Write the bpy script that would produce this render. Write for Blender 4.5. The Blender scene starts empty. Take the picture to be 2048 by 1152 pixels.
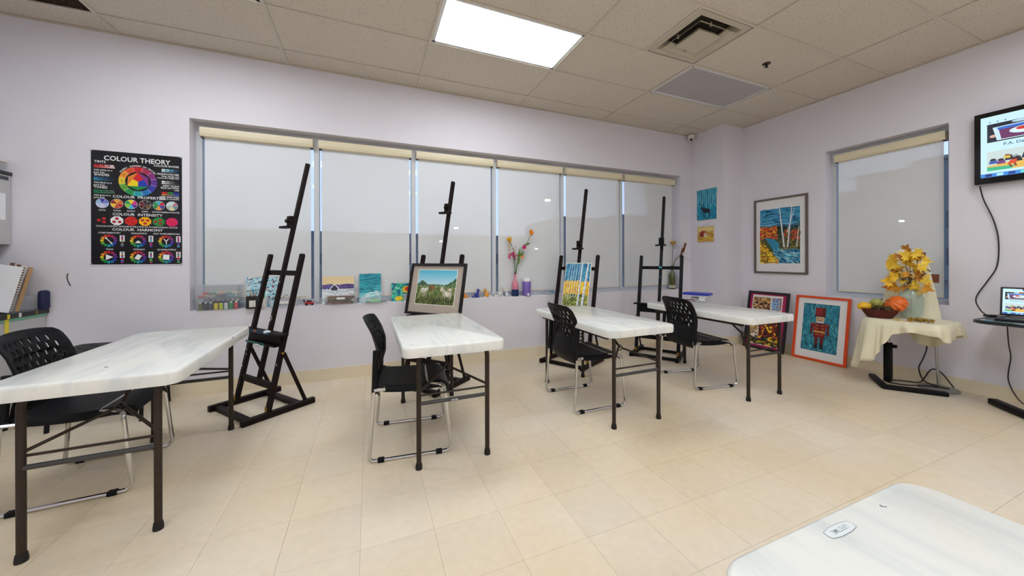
import bpy, bmesh, math, random
import numpy as np
from mathutils import Vector, Matrix
random.seed(7)
PI = math.pi
SC = bpy.context.scene
COL = SC.collection

# ------------------------------------------------------------------ camera, world, exposure
F_PX, CX, CY = 707.3783, 1030.1238, 520.5793
YAW, PITCH, ROLL = 0.3911, -0.001, -0.0022
CAM = Vector((1.9423, -4.0288, 1.2066))
cd = bpy.data.cameras.new('camera'); cam = bpy.data.objects.new('camera', cd); COL.objects.link(cam)
cd.sensor_fit = 'HORIZONTAL'; cd.sensor_width = 36.0
cd.lens = F_PX / 2048 * 36.0
cd.shift_x = (1024 - CX) / 2048
cd.shift_y = (CY - 576) / 2048
cd.clip_start = 0.02; cd.clip_end = 400
fw = Vector((math.sin(YAW)*math.cos(PITCH), math.cos(YAW)*math.cos(PITCH), math.sin(PITCH)))
rt = Vector((math.cos(YAW), -math.sin(YAW), 0)); up = rt.cross(fw)
r2 = math.cos(ROLL)*rt + math.sin(ROLL)*up; u2 = -math.sin(ROLL)*rt + math.cos(ROLL)*up
M = Matrix.Identity(4)
for i in range(3):
    M[i][0] = r2[i]; M[i][1] = u2[i]; M[i][2] = -fw[i]; M[i][3] = CAM[i]
cam.matrix_world = M
SC.camera = cam

W = bpy.data.worlds.new('dusk_sky'); SC.world = W; W.use_nodes = True
bg = W.node_tree.nodes['Background']
bg.inputs[0].default_value = (0.44, 0.55, 0.80, 1); bg.inputs[1].default_value = 1.7
SC.view_settings.view_transform = 'Standard'
SC.view_settings.look = 'None'
SC.view_settings.gamma = 1.0
SC.view_settings.use_curve_mapping = False
SC.view_settings.exposure = 0.0
LAMP = 12.6          # strength of the ceiling light diffusers

# ------------------------------------------------------------------ helpers
def lin(c):
    return tuple((x/12.92 if x <= .04045 else ((x+.055)/1.055)**2.4) for x in c)
def rgb(r, g, b): return lin((r/255, g/255, b/255))

MATS = {}
def mat(name, col=(.5,.5,.5), rough=.5, metal=0.0, var=0.0, scale=8.0, bump=0.0, bscale=40.0, spec=.5, emit=None, estr=1.0, alpha=1.0, coat=0.0):
    """procedural principled material: colour with noise variation and optional noise bump"""
    if name in MATS: return MATS[name]
    m = bpy.data.materials.new(name); m.use_nodes = True
    nt = m.node_tree; b = nt.nodes['Principled BSDF']
    b.inputs['Roughness'].default_value = rough
    b.inputs['Metallic'].default_value = metal
    b.inputs['Specular IOR Level'].default_value = spec
    b.inputs['Coat Weight'].default_value = coat
    b.inputs['Base Color'].default_value = (*col, 1)
    tc = nt.nodes.new('ShaderNodeTexCoord')
    n = nt.nodes.new('ShaderNodeTexNoise'); n.inputs['Scale'].default_value = scale
    n.inputs['Detail'].default_value = 5
    nt.links.new(tc.outputs['Object'], n.inputs['Vector'])
    r = nt.nodes.new('ShaderNodeMapRange')
    r.inputs[1].default_value = .3; r.inputs[2].default_value = .7
    r.inputs[3].default_value = 1-var; r.inputs[4].default_value = 1+var
    nt.links.new(n.outputs['Fac'], r.inputs[0])
    mx = nt.nodes.new('ShaderNodeMix'); mx.data_type = 'RGBA'; mx.blend_type = 'MULTIPLY'
    mx.inputs['Factor'].default_value = 1
    mx.inputs['A'].default_value = (*col, 1)
    nt.links.new(r.outputs[0], mx.inputs['B'])
    nt.links.new(mx.outputs['Result'], b.inputs['Base Color'])
    if bump:
        n2 = nt.nodes.new('ShaderNodeTexNoise'); n2.inputs['Scale'].default_value = bscale
        n2.inputs['Detail'].default_value = 3
        nt.links.new(tc.outputs['Object'], n2.inputs['Vector'])
        bp = nt.nodes.new('ShaderNodeBump'); bp.inputs['Strength'].default_value = bump
        bp.inputs['Distance'].default_value = .004
        nt.links.new(n2.outputs['Fac'], bp.inputs['Height'])
        nt.links.new(bp.outputs[0], b.inputs['Normal'])
    if emit:
        b.inputs['Emission Color'].default_value = (*emit, 1); b.inputs['Emission Strength'].default_value = estr
    if alpha < 1:
        out = nt.nodes['Material Output']
        t = nt.nodes.new('ShaderNodeBsdfTransparent'); ms = nt.nodes.new('ShaderNodeMixShader')
        ms.inputs[0].default_value = alpha
        nt.links.new(t.outputs[0], ms.inputs[1]); nt.links.new(b.outputs[0], ms.inputs[2])
        nt.links.new(ms.outputs[0], out.inputs['Surface'])
    MATS[name] = m
    return m

def attr_mat(name, rough=.6, emit=0.0):
    if name in MATS: return MATS[name]
    m = bpy.data.materials.new(name); m.use_nodes = True
    nt = m.node_tree; b = nt.nodes['Principled BSDF']
    a = nt.nodes.new('ShaderNodeAttribute'); a.attribute_name = 'Col'
    b.inputs['Roughness'].default_value = rough
    if emit:
        b.inputs['Base Color'].default_value = (0.01,.01,.01,1)
        nt.links.new(a.outputs['Color'], b.inputs['Emission Color']); b.inputs['Emission Strength'].default_value = emit
    else:
        nt.links.new(a.outputs['Color'], b.inputs['Base Color'])
        n = nt.nodes.new('ShaderNodeTexNoise'); n.inputs['Scale'].default_value = 160
        tc = nt.nodes.new('ShaderNodeTexCoord'); nt.links.new(tc.outputs['Object'], n.inputs['Vector'])
        bp = nt.nodes.new('ShaderNodeBump'); bp.inputs['Strength'].default_value = .08; bp.inputs['Distance'].default_value = .001
        nt.links.new(n.outputs['Fac'], bp.inputs['Height']); nt.links.new(bp.outputs[0], b.inputs['Normal'])
    MATS[name] = m
    return m

class MB:
    """collects vertices and faces for one mesh"""
    def __init__(s): s.v = []; s.f = []
    def add(s, vs, fs):
        o = len(s.v); s.v += [tuple(v) for v in vs]; s.f += [tuple(i+o for i in f) for f in fs]; return s
    def box(s, c, d, rot=None):
        x, y, z = d[0]/2, d[1]/2, d[2]/2
        vs = [Vector((a*x, b*y, e*z)) for a in (-1,1) for b in (-1,1) for e in (-1,1)]
        if rot is not None: vs = [rot @ v for v in vs]
        vs = [v + Vector(c) for v in vs]
        return s.add(vs, [(0,1,3,2),(4,6,7,5),(0,4,5,1),(2,3,7,6),(0,2,6,4),(1,5,7,3)])
    def bb(s, x0, x1, y0, y1, z0, z1): return s.box(((x0+x1)/2,(y0+y1)/2,(z0+z1)/2),(x1-x0,y1-y0,z1-z0))
    def rbox(s, c, d, r, rot=None, seg=2):
        bm = bmesh.new(); bmesh.ops.create_cube(bm, size=1)
        for v in bm.verts: v.co = Vector((v.co.x*d[0], v.co.y*d[1], v.co.z*d[2]))
        bmesh.ops.bevel(bm, geom=bm.edges[:], offset=r, segments=seg, affect='EDGES', profile=.5)
        bm.verts.index_update()
        vs = [(rot @ v.co if rot is not None else v.co) + Vector(c) for v in bm.verts]
        fs = [tuple(v.index for v in f.verts) for f in bm.faces]
        bm.free(); return s.add(vs, fs)
    def bar(s, p, q, w, h=None, upv=(0,0,1)):
        """rectangular bar from p to q; w along side, h along up"""
        h = h or w
        p = Vector(p); q = Vector(q); d = (q-p).normalized(); u = Vector(upv)
        if abs(d.dot(u)) > .98: u = Vector((0,1,0))
        a = d.cross(u).normalized(); b = a.cross(d).normalized()
        vs = [e + a*(i*w/2) + b*(j*h/2) for e in (p, q) for (i, j) in ((-1,-1),(1,-1),(1,1),(-1,1))]
        return s.add(vs, [(0,1,2,3),(7,6,5,4),(0,4,5,1),(1,5,6,2),(2,6,7,3),(3,7,4,0)])
    def cyl(s, p, q, r0, r1=None, n=12, cap=True):
        r1 = r0 if r1 is None else r1
        p = Vector(p); q = Vector(q); d = (q-p).normalized()
        u = Vector((0,0,1)) if abs(d.z) < .9 else Vector((1,0,0))
        a = d.cross(u).normalized(); b = d.cross(a)
        vs = []
        for e, r in ((p, r0), (q, r1)):
            for i in range(n):
                t = 2*PI*i/n; vs.append(e + a*(r*math.cos(t)) + b*(r*math.sin(t)))
        fs = [(i, (i+1) % n, n+(i+1) % n, n+i) for i in range(n)]
        if cap: fs += [tuple(range(n))[::-1], tuple(range(n, 2*n))]
        return s.add(vs, fs)
    def tube(s, pts, r, n=8, smooth=0, cap=True):
        P = [Vector(p) for p in pts]
        if smooth:
            Q = []
            for i in range(len(P)-1):
                p0 = P[max(i-1,0)]; p1 = P[i]; p2 = P[i+1]; p3 = P[min(i+2,len(P)-1)]
                for k in range(smooth):
                    t = k/smooth
                    Q.append(.5*((2*p1)+(-p0+p2)*t+(2*p0-5*p1+4*p2-p3)*t*t+(-p0+3*p1-3*p2+p3)*t**3))
            Q.append(P[-1]); P = Q
        vs = []; a = None
        for i, p in enumerate(P):
            d = (P[min(i+1,len(P)-1)] - P[max(i-1,0)]).normalized()
            if a is None:
                u = Vector((0,0,1)) if abs(d.z) < .9 else Vector((1,0,0)); a = d.cross(u).normalized()
            a = (a - d*a.dot(d)).normalized(); b = d.cross(a)
            rr = r[i] if isinstance(r, (list, tuple)) and len(r) == len(P) else (r if not isinstance(r,(list,tuple)) else r[0])
            for k in range(n):
                t = 2*PI*k/n; vs.append(p + a*(rr*math.cos(t)) + b*(rr*math.sin(t)))
        fs = [(i*n+k, i*n+(k+1) % n, (i+1)*n+(k+1) % n, (i+1)*n+k) for i in range(len(P)-1) for k in range(n)]
        if cap: fs += [tuple(range(n))[::-1], tuple(range((len(P)-1)*n, len(P)*n))]
        return s.add(vs, fs)
    def lathe(s, prof, n=20, c=(0,0,0), sx=1, sy=1, rib=None):
        vs = []
        for r, z in prof:
            for k in range(n):
                t = 2*PI*k/n; rr = r*(1 + (rib[0]*math.cos(rib[1]*t) if rib else 0))
                vs.append((c[0]+sx*rr*math.cos(t), c[1]+sy*rr*math.sin(t), c[2]+z))
        m = len(prof)
        fs = [(i*n+k, i*n+(k+1) % n, (i+1)*n+(k+1) % n, (i+1)*n+k) for i in range(m-1) for k in range(n)]
        fs += [tuple(range(n))[::-1], tuple(range((m-1)*n, m*n))]
        return s.add(vs, fs)
    def ball(s, c, r, n=10, m=7):
        rx, ry, rz = (r, r, r) if not isinstance(r, (tuple, list)) else r
        prof = [(max(math.sin(PI*i/m), .02), -math.cos(PI*i/m)) for i in range(m+1)]
        vs = []
        for a, z in prof:
            for k in range(n):
                t = 2*PI*k/n; vs.append((c[0]+rx*a*math.cos(t), c[1]+ry*a*math.sin(t), c[2]+rz*z))
        fs = [(i*n+k, i*n+(k+1) % n, (i+1)*n+(k+1) % n, (i+1)*n+k) for i in range(m) for k in range(n)]
        fs += [tuple(range(n))[::-1], tuple(range(m*n, (m+1)*n))]
        return s.add(vs, fs)
    def prism(s, poly, z0, z1):
        n = len(poly)
        vs = [(x, y, z0) for x, y in poly] + [(x, y, z1) for x, y in poly]
        fs = [tuple(range(n))[::-1], tuple(range(n, 2*n))] + [(i, (i+1) % n, n+(i+1) % n, n+i) for i in range(n)]
        return s.add(vs, fs)
    def build(s, name, m, parent=None, smooth=False, fix=True):
        me = bpy.data.meshes.new(name); me.from_pydata(s.v, [], s.f); me.update()
        if fix:
            bm = bmesh.new(); bm.from_mesh(me); bmesh.ops.recalc_face_normals(bm, faces=bm.faces[:]); bm.to_mesh(me); bm.free()
        o = bpy.data.objects.new(name, me); COL.objects.link(o)
        if m: me.materials.append(m)
        if smooth:
            me.polygons.foreach_set('use_smooth', [True]*len(me.polygons))
            try: me.set_sharp_from_angle(angle=math.radians(42))
            except Exception: pass
        if parent: o.parent = parent
        return o

def tag(o, label=None, cat=None, group=None, kind=None):
    if label: o['label'] = label
    if cat: o['category'] = cat
    if group: o['group'] = group
    if kind: o['kind'] = kind
    return o
def thing(name, label, cat, loc=(0,0,0), rz=0, group=None, rx=0):
    o = bpy.data.objects.new(name, None); COL.objects.link(o); o.empty_display_size = .1
    o.location = loc; o.rotation_euler = (rx, 0, rz)
    return tag(o, label, cat, group)
def copy_tree(o, parent=None):
    c = o.copy(); COL.objects.link(c); c.parent = parent
    for ch in list(o.children): copy_tree(ch, c)
    return c
def at(o, loc, rz=0, rx=0):
    o.location = loc; o.rotation_euler = (rx, 0, rz); return o
def rot_z(a): return Matrix.Rotation(a, 3, 'Z')
def rrect(w, h, r, n=5):
    pts = []
    for cx, cy, a0 in ((w/2-r, h/2-r, 0), (-w/2+r, h/2-r, 90), (-w/2+r, -h/2+r, 180), (w/2-r, -h/2+r, 270)):
        for i in range(n+1):
            a = math.radians(a0 + 90*i/n); pts.append((cx+r*math.cos(a), cy+r*math.sin(a)))
    return pts

# flat print: coloured polygons in the local XZ plane, facing -Y
_TXT = {}
def text_shape(t):
    if t in _TXT: return _TXT[t]
    cu = bpy.data.curves.new('t', 'FONT'); cu.body = t; cu.size = 1; cu.offset = .018; cu.resolution_u = 2; cu.align_x = 'LEFT'
    o = bpy.data.objects.new('t', cu); COL.objects.link(o)
    bpy.context.view_layer.update()
    dg = bpy.context.evaluated_depsgraph_get(); ev = o.evaluated_get(dg); me = ev.to_mesh()
    vs = [(v.co.x, v.co.y) for v in me.vertices]; fs = [tuple(p.vertices) for p in me.polygons]
    ev.to_mesh_clear(); bpy.data.objects.remove(o); bpy.data.curves.remove(cu)
    xs = [v[0] for v in vs] or [0]
    _TXT[t] = (vs, fs, min(xs), max(xs)); return _TXT[t]
class Print:
    STEP = 8e-6
    def __init__(s): s.v = []; s.f = []; s.c = []; s.lay = 0
    def _d(s, lay): 
        if lay is None: s.lay += 1; lay = s.lay
        return -lay*s.STEP
    def poly(s, pts, col, lay=None):
        d = s._d(lay); o = len(s.v); s.v += [(x, d, z) for x, z in pts]; s.f.append(tuple(range(o, o+len(pts)))); s.c.append(lin(tuple(k/255 for k in col)))
    def rect(s, x0, z0, x1, z1, col, lay=None): s.poly([(x0,z0),(x1,z0),(x1,z1),(x0,z1)], col, lay)
    def ell(s, x, z, rx, rz, col, n=20, lay=None, a0=0): s.poly([(x+rx*math.cos(2*PI*i/n+a0), z+rz*math.sin(2*PI*i/n+a0)) for i in range(n)], col, lay)
    def line(s, x0, z0, x1, z1, w, col, w1=None, lay=None):
        w1 = w if w1 is None else w1
        dx, dz = x1-x0, z1-z0; l = math.hypot(dx, dz) or 1e-6; nx, nz = -dz/l, dx/l
        s.poly([(x0-nx*w/2, z0-nz*w/2), (x1-nx*w1/2, z1-nz*w1/2), (x1+nx*w1/2, z1+nz*w1/2), (x0+nx*w/2, z0+nz*w/2)], col, lay)
    def sector(s, x, z, r0, r1, a0, a1, col, n=6, lay=None):
        a = [math.radians(a0+(a1-a0)*i/n) for i in range(n+1)]
        s.poly([(x+r1*math.cos(t), z+r1*math.sin(t)) for t in a] + [(x+r0*math.cos(t), z+r0*math.sin(t)) for t in reversed(a)], col, lay)
    def grad(s, x0, z0, x1, z1, c0, c1, n=10, lay=None, horiz=False):
        d = None
        if lay is None: s.lay += 1; lay = s.lay
        for i in range(n):
            t = (i+.5)/n; c = tuple(c0[k]+(c1[k]-c0[k])*t for k in range(3))
            if horiz: s.rect(x0+(x1-x0)*i/n, z0, x0+(x1-x0)*(i+1)/n, z1, c, lay)
            else: s.rect(x0, z0+(z1-z0)*i/n, x1, z0+(z1-z0)*(i+1)/n, c, lay)
    def text(s, t, x, z, size, col, align='C', squash=1.0, ang=0):
        vs, fs, a, b = text_shape(t); d = s._d(None); o = len(s.v)
        off = {'L': a, 'C': (a+b)/2, 'R': b}[align]
        ca, sa = math.cos(ang), math.sin(ang)
        for px, pz in vs:
            X = (px-off)*size*squash; Z = pz*size
            s.v.append((x+X*ca-Z*sa, d, z+X*sa+Z*ca))
        L = lin(tuple(k/255 for k in col))
        for f in fs: s.f.append(tuple(i+o for i in f)); s.c.append(L)
    def strokes(s, box, n, cols, ln, w, ang=0, jit=.5, layers=12, inside=None, rnd=random):
        x0, z0, x1, z1 = box; base = s.lay; s.lay += layers
        for _ in range(n):
            x = rnd.uniform(x0, x1); z = rnd.uniform(z0, z1)
            if inside and not inside(x, z): continue
            a = ang + rnd.uniform(-jit, jit); l = ln*rnd.uniform(.5, 1.3)/2; dx, dz = l*math.cos(a), l*math.sin(a)
            c = rnd.choice(cols); k = rnd.uniform(.88, 1.1); c = tuple(min(255, v*k) for v in c)
            ax, bx = min(max(x-dx, x0), x1), min(max(x+dx, x0), x1); az, bz = min(max(z-dz, z0), z1), min(max(z+dz, z0), z1)
            s.line(ax, az, bx, bz, w*rnd.uniform(.6, 1.3), c, lay=base+rnd.randint(1, layers))
    def build(s, name, m, parent=None, y=0):
        vs = [(a, b+y, c) for a, b, c in s.v]
        me = bpy.data.meshes.new(name); me.from_pydata(vs, [], s.f); me.update()
        at_ = me.attributes.new('Col', 'FLOAT_COLOR', 'CORNER')
        arr = []
        for p, c in zip(s.f, s.c): arr += [c[0], c[1], c[2], 1.0]*len(p)
        at_.data.foreach_set('color', arr)
        o = bpy.data.objects.new(name, me); COL.objects.link(o); me.materials.append(m)
        if parent: o.parent = parent
        return o
ART = attr_mat('painted_print', .55)
GLOW = attr_mat('lit_screen', .3, emit=1.0)

# ------------------------------------------------------------------ surface materials
def wall_material():
    m = mat('wall_paint', rgb(228, 224, 232), .62, var=.015, scale=1.3, bump=.05, bscale=220)
    return m
M_WALL = wall_material()
M_REVEAL = M_WALL
M_BASE = mat('vinyl_baseboard', rgb(234, 220, 192), .45, var=.03, scale=3)
M_FRAME = mat('window_aluminium', rgb(206, 208, 212), .45, var=.02)
M_GAP = mat('floor_subbase', rgb(150, 122, 90), .8)
M_TBAR = mat('ceiling_grid_metal', rgb(206, 196, 182), .5)
M_PLEN = mat('ceiling_plenum', rgb(120, 112, 100), .9)

def floor_material():
    m = bpy.data.materials.new('vinyl_floor_tile'); m.use_nodes = True; nt = m.node_tree; b = nt.nodes['Principled BSDF']
    oi = nt.nodes.new('ShaderNodeObjectInfo'); g = nt.nodes.new('ShaderNodeNewGeometry')
    n = nt.nodes.new('ShaderNodeTexNoise'); n.inputs['Scale'].default_value = 1.1; n.inputs['Detail'].default_value = 4
    n2 = nt.nodes.new('ShaderNodeTexNoise'); n2.inputs['Scale'].default_value = 22; n2.inputs['Detail'].default_value = 6
    nt.links.new(g.outputs['Position'], n.inputs['Vector']); nt.links.new(g.outputs['Position'], n2.inputs['Vector'])
    cr = nt.nodes.new('ShaderNodeValToRGB')
    cr.color_ramp.elements[0].position = .36; cr.color_ramp.elements[0].color = (*rgb(226, 206, 174), 1)
    cr.color_ramp.elements[1].position = .66; cr.color_ramp.elements[1].color = (*rgb(230, 216, 196), 1)
    nt.links.new(n.outputs['Fac'], cr.inputs[0])
    r1 = nt.nodes.new('ShaderNodeMapRange'); r1.inputs[3].default_value = .965; r1.inputs[4].default_value = 1.03
    nt.links.new(oi.outputs['Random'], r1.inputs[0])
    r2_ = nt.nodes.new('ShaderNodeMapRange'); r2_.inputs[1].default_value = .3; r2_.inputs[2].default_value = .7; r2_.inputs[3].default_value = .965; r2_.inputs[4].default_value = 1.03
    nt.links.new(n2.outputs['Fac'], r2_.inputs[0])
    mu = nt.nodes.new('ShaderNodeMath'); mu.operation = 'MULTIPLY'
    nt.links.new(r1.outputs[0], mu.inputs[0]); nt.links.new(r2_.outputs[0], mu.inputs[1])
    mx = nt.nodes.new('ShaderNodeMix'); mx.data_type = 'RGBA'; mx.blend_type = 'MULTIPLY'; mx.inputs['Factor'].default_value = 1
    nt.links.new(cr.outputs[0], mx.inputs['A']); nt.links.new(mu.outputs[0], mx.inputs['B'])
    nt.links.new(mx.outputs['Result'], b.inputs['Base Color'])
    b.inputs['Roughness'].default_value = .38; b.inputs['Specular IOR Level'].default_value = .4
    return m
M_FLOOR = floor_material()

def ceiling_material():
    m = bpy.data.materials.new('fissured_ceiling_tile'); m.use_nodes = True; nt = m.node_tree; b = nt.nodes['Principled BSDF']
    g = nt.nodes.new('ShaderNodeNewGeometry')
    v = nt.nodes.new('ShaderNodeTexVoronoi'); v.inputs['Scale'].default_value = 75
    n = nt.nodes.new('ShaderNodeTexNoise'); n.inputs['Scale'].default_value = 70; n.inputs['Detail'].default_value = 3
    mp = nt.nodes.new('ShaderNodeMapping'); mp.inputs['Scale'].default_value = (1, 1.5, 1)
    nt.links.new(g.outputs['Position'], mp.inputs[0]); nt.links.new(mp.outputs[0], n.inputs['Vector']); nt.links.new(mp.outputs[0], v.inputs['Vector'])
    cr = nt.nodes.new('ShaderNodeValToRGB')
    cr.color_ramp.elements[0].position = .31; cr.color_ramp.elements[0].color = (*rgb(150, 138, 120), 1)
    cr.color_ramp.elements[1].position = .40; cr.color_ramp.elements[1].color = (*rgb(214, 204, 190), 1)
    nt.links.new(n.outputs['Fac'], cr.inputs[0])
    cr2 = nt.nodes.new('ShaderNodeValToRGB')
    cr2.color_ramp.elements[0].position = .10; cr2.color_ramp.elements[0].color = (.55,.52,.47,1)
    cr2.color_ramp.elements[1].position = .18; cr2.color_ramp.elements[1].color = (1,1,1,1)
    nt.links.new(v.outputs['Distance'], cr2.inputs[0])
    mx = nt.nodes.new('ShaderNodeMix'); mx.data_type = 'RGBA'; mx.blend_type = 'MULTIPLY'; mx.inputs['Factor'].default_value = .8
    nt.links.new(cr.outputs[0], mx.inputs['A']); nt.links.new(cr2.outputs[0], mx.inputs['B'])
    nt.links.new(mx.outputs['Result'], b.inputs['Base Color'])
    b.inputs['Roughness'].default_value = .9; b.inputs['Specular IOR Level'].default_value = .1
    return m
M_CEIL = ceiling_material()

# ------------------------------------------------------------------ room shell
H = 3.1055; XL, XR = -1.03, 6.9605; YB, YF = 0.0, -7.4; T = .28
PX, PY = 6.553, -.545                      # corner pillar
WX0, WX1, WZ0, WZ1 = .4595, 6.336, .752, 2.483
RY0, RY1, RZ0, RZ1 = -2.5165, -1.545, .765, 2.483

wb = MB()
wb.bb(XL-T, XR+T, 0, T, -.1, WZ0); wb.bb(XL-T, XR+T, 0, T, WZ1, H+.1)
wb.bb(XL-T, WX0, 0, T, WZ0, WZ1); wb.bb(WX1, XR+T, 0, T, WZ0, WZ1)
wall_back = tag(wb.build('wall_back', M_WALL), kind='structure')
wr = MB()
wr.bb(XR, XR+T, YF-T, 0, -.1, RZ0); wr.bb(XR, XR+T, YF-T, 0, RZ1, H+.1)
wr.bb(XR, XR+T, YF-T, RY0, RZ0, RZ1); wr.bb(XR, XR+T, RY1, 0, RZ0, RZ1)
wall_right = tag(wr.build('wall_right', M_WALL), kind='structure')
tag(MB().bb(XL-T, XL, YF-T, 0, -.1, H+.1).build('wall_left', M_WALL), kind='structure')
tag(MB().bb(XL, XR, YF-T, YF, -.1, H+.1).build('wall_front', M_WALL), kind='structure')
tag(MB().bb(PX, XR, PY, 0, 0, H+.05).build('wall_pillar', M_WALL), kind='structure')
BH, BT = .115, .008
tag(MB().bb(XL, PX, -BT, 0, 0, BH).bb(XL, PX, -BT-.006, 0, 0, .018).build('baseboard_back', M_BASE), kind='structure')
tag(MB().bb(PX-BT, PX, PY-BT, -BT, 0, BH).bb(PX, XR-BT, PY-BT, PY, 0, BH).build('baseboard_pillar', M_BASE), kind='structure')
tag(MB().bb(XR-BT, XR, YF, PY, 0, BH).bb(XR-BT-.006, XR, YF, PY, 0, .018).build('baseboard_right', M_BASE), kind='structure')

# floor tiles
floor = tag(MB().bb(XL-T, XR+T, YF-T, T, -.12, -.0022).build('floor', M_GAP), kind='structure')
TS = .3048; FX, FY = 1.9045, -1.8147
tile = MB().bb(-.5, .5, -.5, .5, -.0024, 0)
def proj(p):
    d = Vector(p)-CAM; y = d.dot(fw)
    if y < .05: return None
    return CX+F_PX*d.dot(r2)/y, CY-F_PX*d.dot(u2)/y, y
cells = []
i0 = math.floor((XL-FX)/TS); i1 = math.ceil((XR-FX)/TS); j0 = math.floor((YF-FY)/TS); j1 = math.ceil((0-FY)/TS)
for i in range(i0, i1):
    for j in range(j0, j1):
        a0, a1 = max(FX+i*TS, XL), min(FX+(i+1)*TS, XR); b0, b1 = max(FY+j*TS, YF), min(FY+(j+1)*TS, 0)
        if a1-a0 < .01 or b1-b0 < .01: continue
        p = proj(((a0+a1)/2, (b0+b1)/2, 0)); vis = p and -80 < p[0] < 2128 and p[1] < 1300
        cells.append((p[2] if vis else 99+abs(b0), a0, a1, b0, b1))
cells.sort()
tm = None; rest = MB(); GP = .0010
for k, (_, a0, a1, b0, b1) in enumerate(cells):
    if k < 300:
        if tm is None:
            o = tile.build('floor_tile', M_FLOOR, floor); tm = o.data
        else:
            o = bpy.data.objects.new('floor_tile', tm); COL.objects.link(o); o.parent = floor
        o.location = ((a0+a1)/2, (b0+b1)/2, 0); o.scale = (a1-a0-GP, b1-b0-GP, 1)
    else:
        rest.bb(a0+GP/2, a1-GP/2, b0+GP/2, b1-GP/2, -.0024, 0)
tag(rest.build('floor_tile_field', M_FLOOR, floor, fix=False), kind='stuff')

# suspended ceiling
ceiling = tag(MB().bb(XL-T, XR+T, YF-T, T, H+.12, H+.2).build('ceiling', M_PLEN), kind='structure')
D0 = .278; CW, RW = 1.2192, .6096
xs = [XL] + [i*CW for i in range(0, 6)] + [XR]
ys = [0.0]
y = -D0
while y > YF: ys.append(y); y -= RW
ys.append(YF)
BW = .024
bars = 0
for x in xs[1:-1]:
    MB().bb(x-BW/2, x+BW/2, YF, 0, H, H+.008).bb(x-.002, x+.002, YF, 0, H+.008, H+.04).build('grid_bar', M_TBAR, ceiling)
for yy in ys[1:-1]:
    MB().bb(XL, XR, yy-BW/2, yy+BW/2, H+.0005, H+.0085).build('grid_bar', M_TBAR, ceiling)
MB().bb(XL, XR, -.02, 0, H-.001, H+.006).build('wall_angle', M_TBAR, ceiling)
MB().bb(XR-.02, XR, YF, 0, H-.001, H+.006).build('wall_angle', M_TBAR, ceiling)
lit = {(1,2), (3,2), (1,6), (3,6), (5,6), (1,10), (3,10), (5,10)}
dark = {(5,2)}
ctm = None
ct = MB().bb(-.5, .5, -.5, .5, 0, .016)
def ctile(x0, x1, y0, y1):
    global ctm
    if ctm is None:
        o = ct.build('ceiling_tile', M_CEIL, ceiling); ctm = o.data
    else:
        o = bpy.data.objects.new('ceiling_tile', ctm); COL.objects.link(o); o.parent = ceiling
    o.location = ((x0+x1)/2, (y0+y1)/2, H+.009); o.scale = (x1-x0-.006, y1-y0-.006, 1)
for i in range(len(xs)-1):
    for j in range(len(ys)-1):
        x0, x1, y1, y0 = xs[i], xs[i+1], ys[j], ys[j+1]
        if (i, j) in lit or (i, j) in dark: continue
        if (i, j) == (0, 1): continue                               # return air grille
        if (i, j) == (4, 3):                                        # half tile beside the diffuser vent
            ctile(x0, x0+CW/2, y0, y1); MB().bb(x0+CW/2-BW/2, x0+CW/2+BW/2, y0, y1, H, H+.008).build('grid_bar', M_TBAR, ceiling); continue
        ctile(x0, x1, y0, y1)

def diffuser_material():
    m = bpy.data.materials.new('lit_acrylic_diffuser'); m.use_nodes = True; nt = m.node_tree
    b = nt.nodes['Principled BSDF']; b.inputs['Base Color'].default_value = (.9,.92,.95,1)
    tc = nt.nodes.new('ShaderNodeTexCoord'); sp = nt.nodes.new('ShaderNodeSeparateXYZ'); nt.links.new(tc.outputs['Object'], sp.inputs[0])
    # two tubes behind the acrylic: brighter bands along the length
    w = nt.nodes.new('ShaderNodeMath'); w.operation = 'MULTIPLY'; w.inputs[1].default_value = 2*PI/.29
    c = nt.nodes.new('ShaderNodeMath'); c.operation = 'COSINE'
    r = nt.nodes.new('ShaderNodeMapRange'); r.inputs[1].default_value = -1; r.inputs[2].default_value = 1; r.inputs[3].default_value = LAMP*.88; r.inputs[4].default_value = LAMP*1.1
    nt.links.new(sp.outputs[1], w.inputs[0]); nt.links.new(w.outputs[0], c.inputs[0]); nt.links.new(c.outputs[0], r.inputs[0])
    b.inputs['Emission Color'].default_value = (.90, .96, 1, 1); nt.links.new(r.outputs[0], b.inputs['Emission Strength'])
    return m
M_LIT = diffuser_material()
M_UNLIT = mat('unlit_acrylic_diffuser', rgb(176, 170, 172), .4, var=.02)
M_TROF = mat('fixture_white_metal', rgb(222, 224, 226), .4)
def troffer(x0, x1, y0, y1, on, label, group=None):
    t = thing('ceiling_light', label, 'ceiling light', ((x0+x1)/2, (y0+y1)/2, H), 0, group)
    w, d = x1-x0-.03, y1-y0-.03
    f = MB(); fwid = .022
    for s in (-1, 1):
        f.bb(-w/2, w/2, s*(d/2-fwid/2)-fwid/2, s*(d/2-fwid/2)+fwid/2, .006, .03)
        f.bb(s*(w/2-fwid/2)-fwid/2, s*(w/2-fwid/2)+fwid/2, -d/2, d/2, .006, .03)
    f.bb(-w/2, w/2, -d/2, d/2, .09, .1)
    f.build('frame', M_TROF, t)
    MB().bb(-w/2+fwid, w/2-fwid, -d/2+fwid, d/2-fwid, .016, .02).build('diffuser', M_LIT if on else M_UNLIT, t)
for (i, j) in sorted(lit):
    lab = {(3,2): 'lit rectangular ceiling light panel in full view above the white tables', (1,2): 'lit ceiling light panel of which only a corner shows above the colour poster wall'}.get((i, j), 'lit ceiling light panel further back in the room')
    troffer(xs[i], xs[i+1], ys[j+1], ys[j], True, lab, 'lit panels further back' if j > 2 else None)
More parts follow.
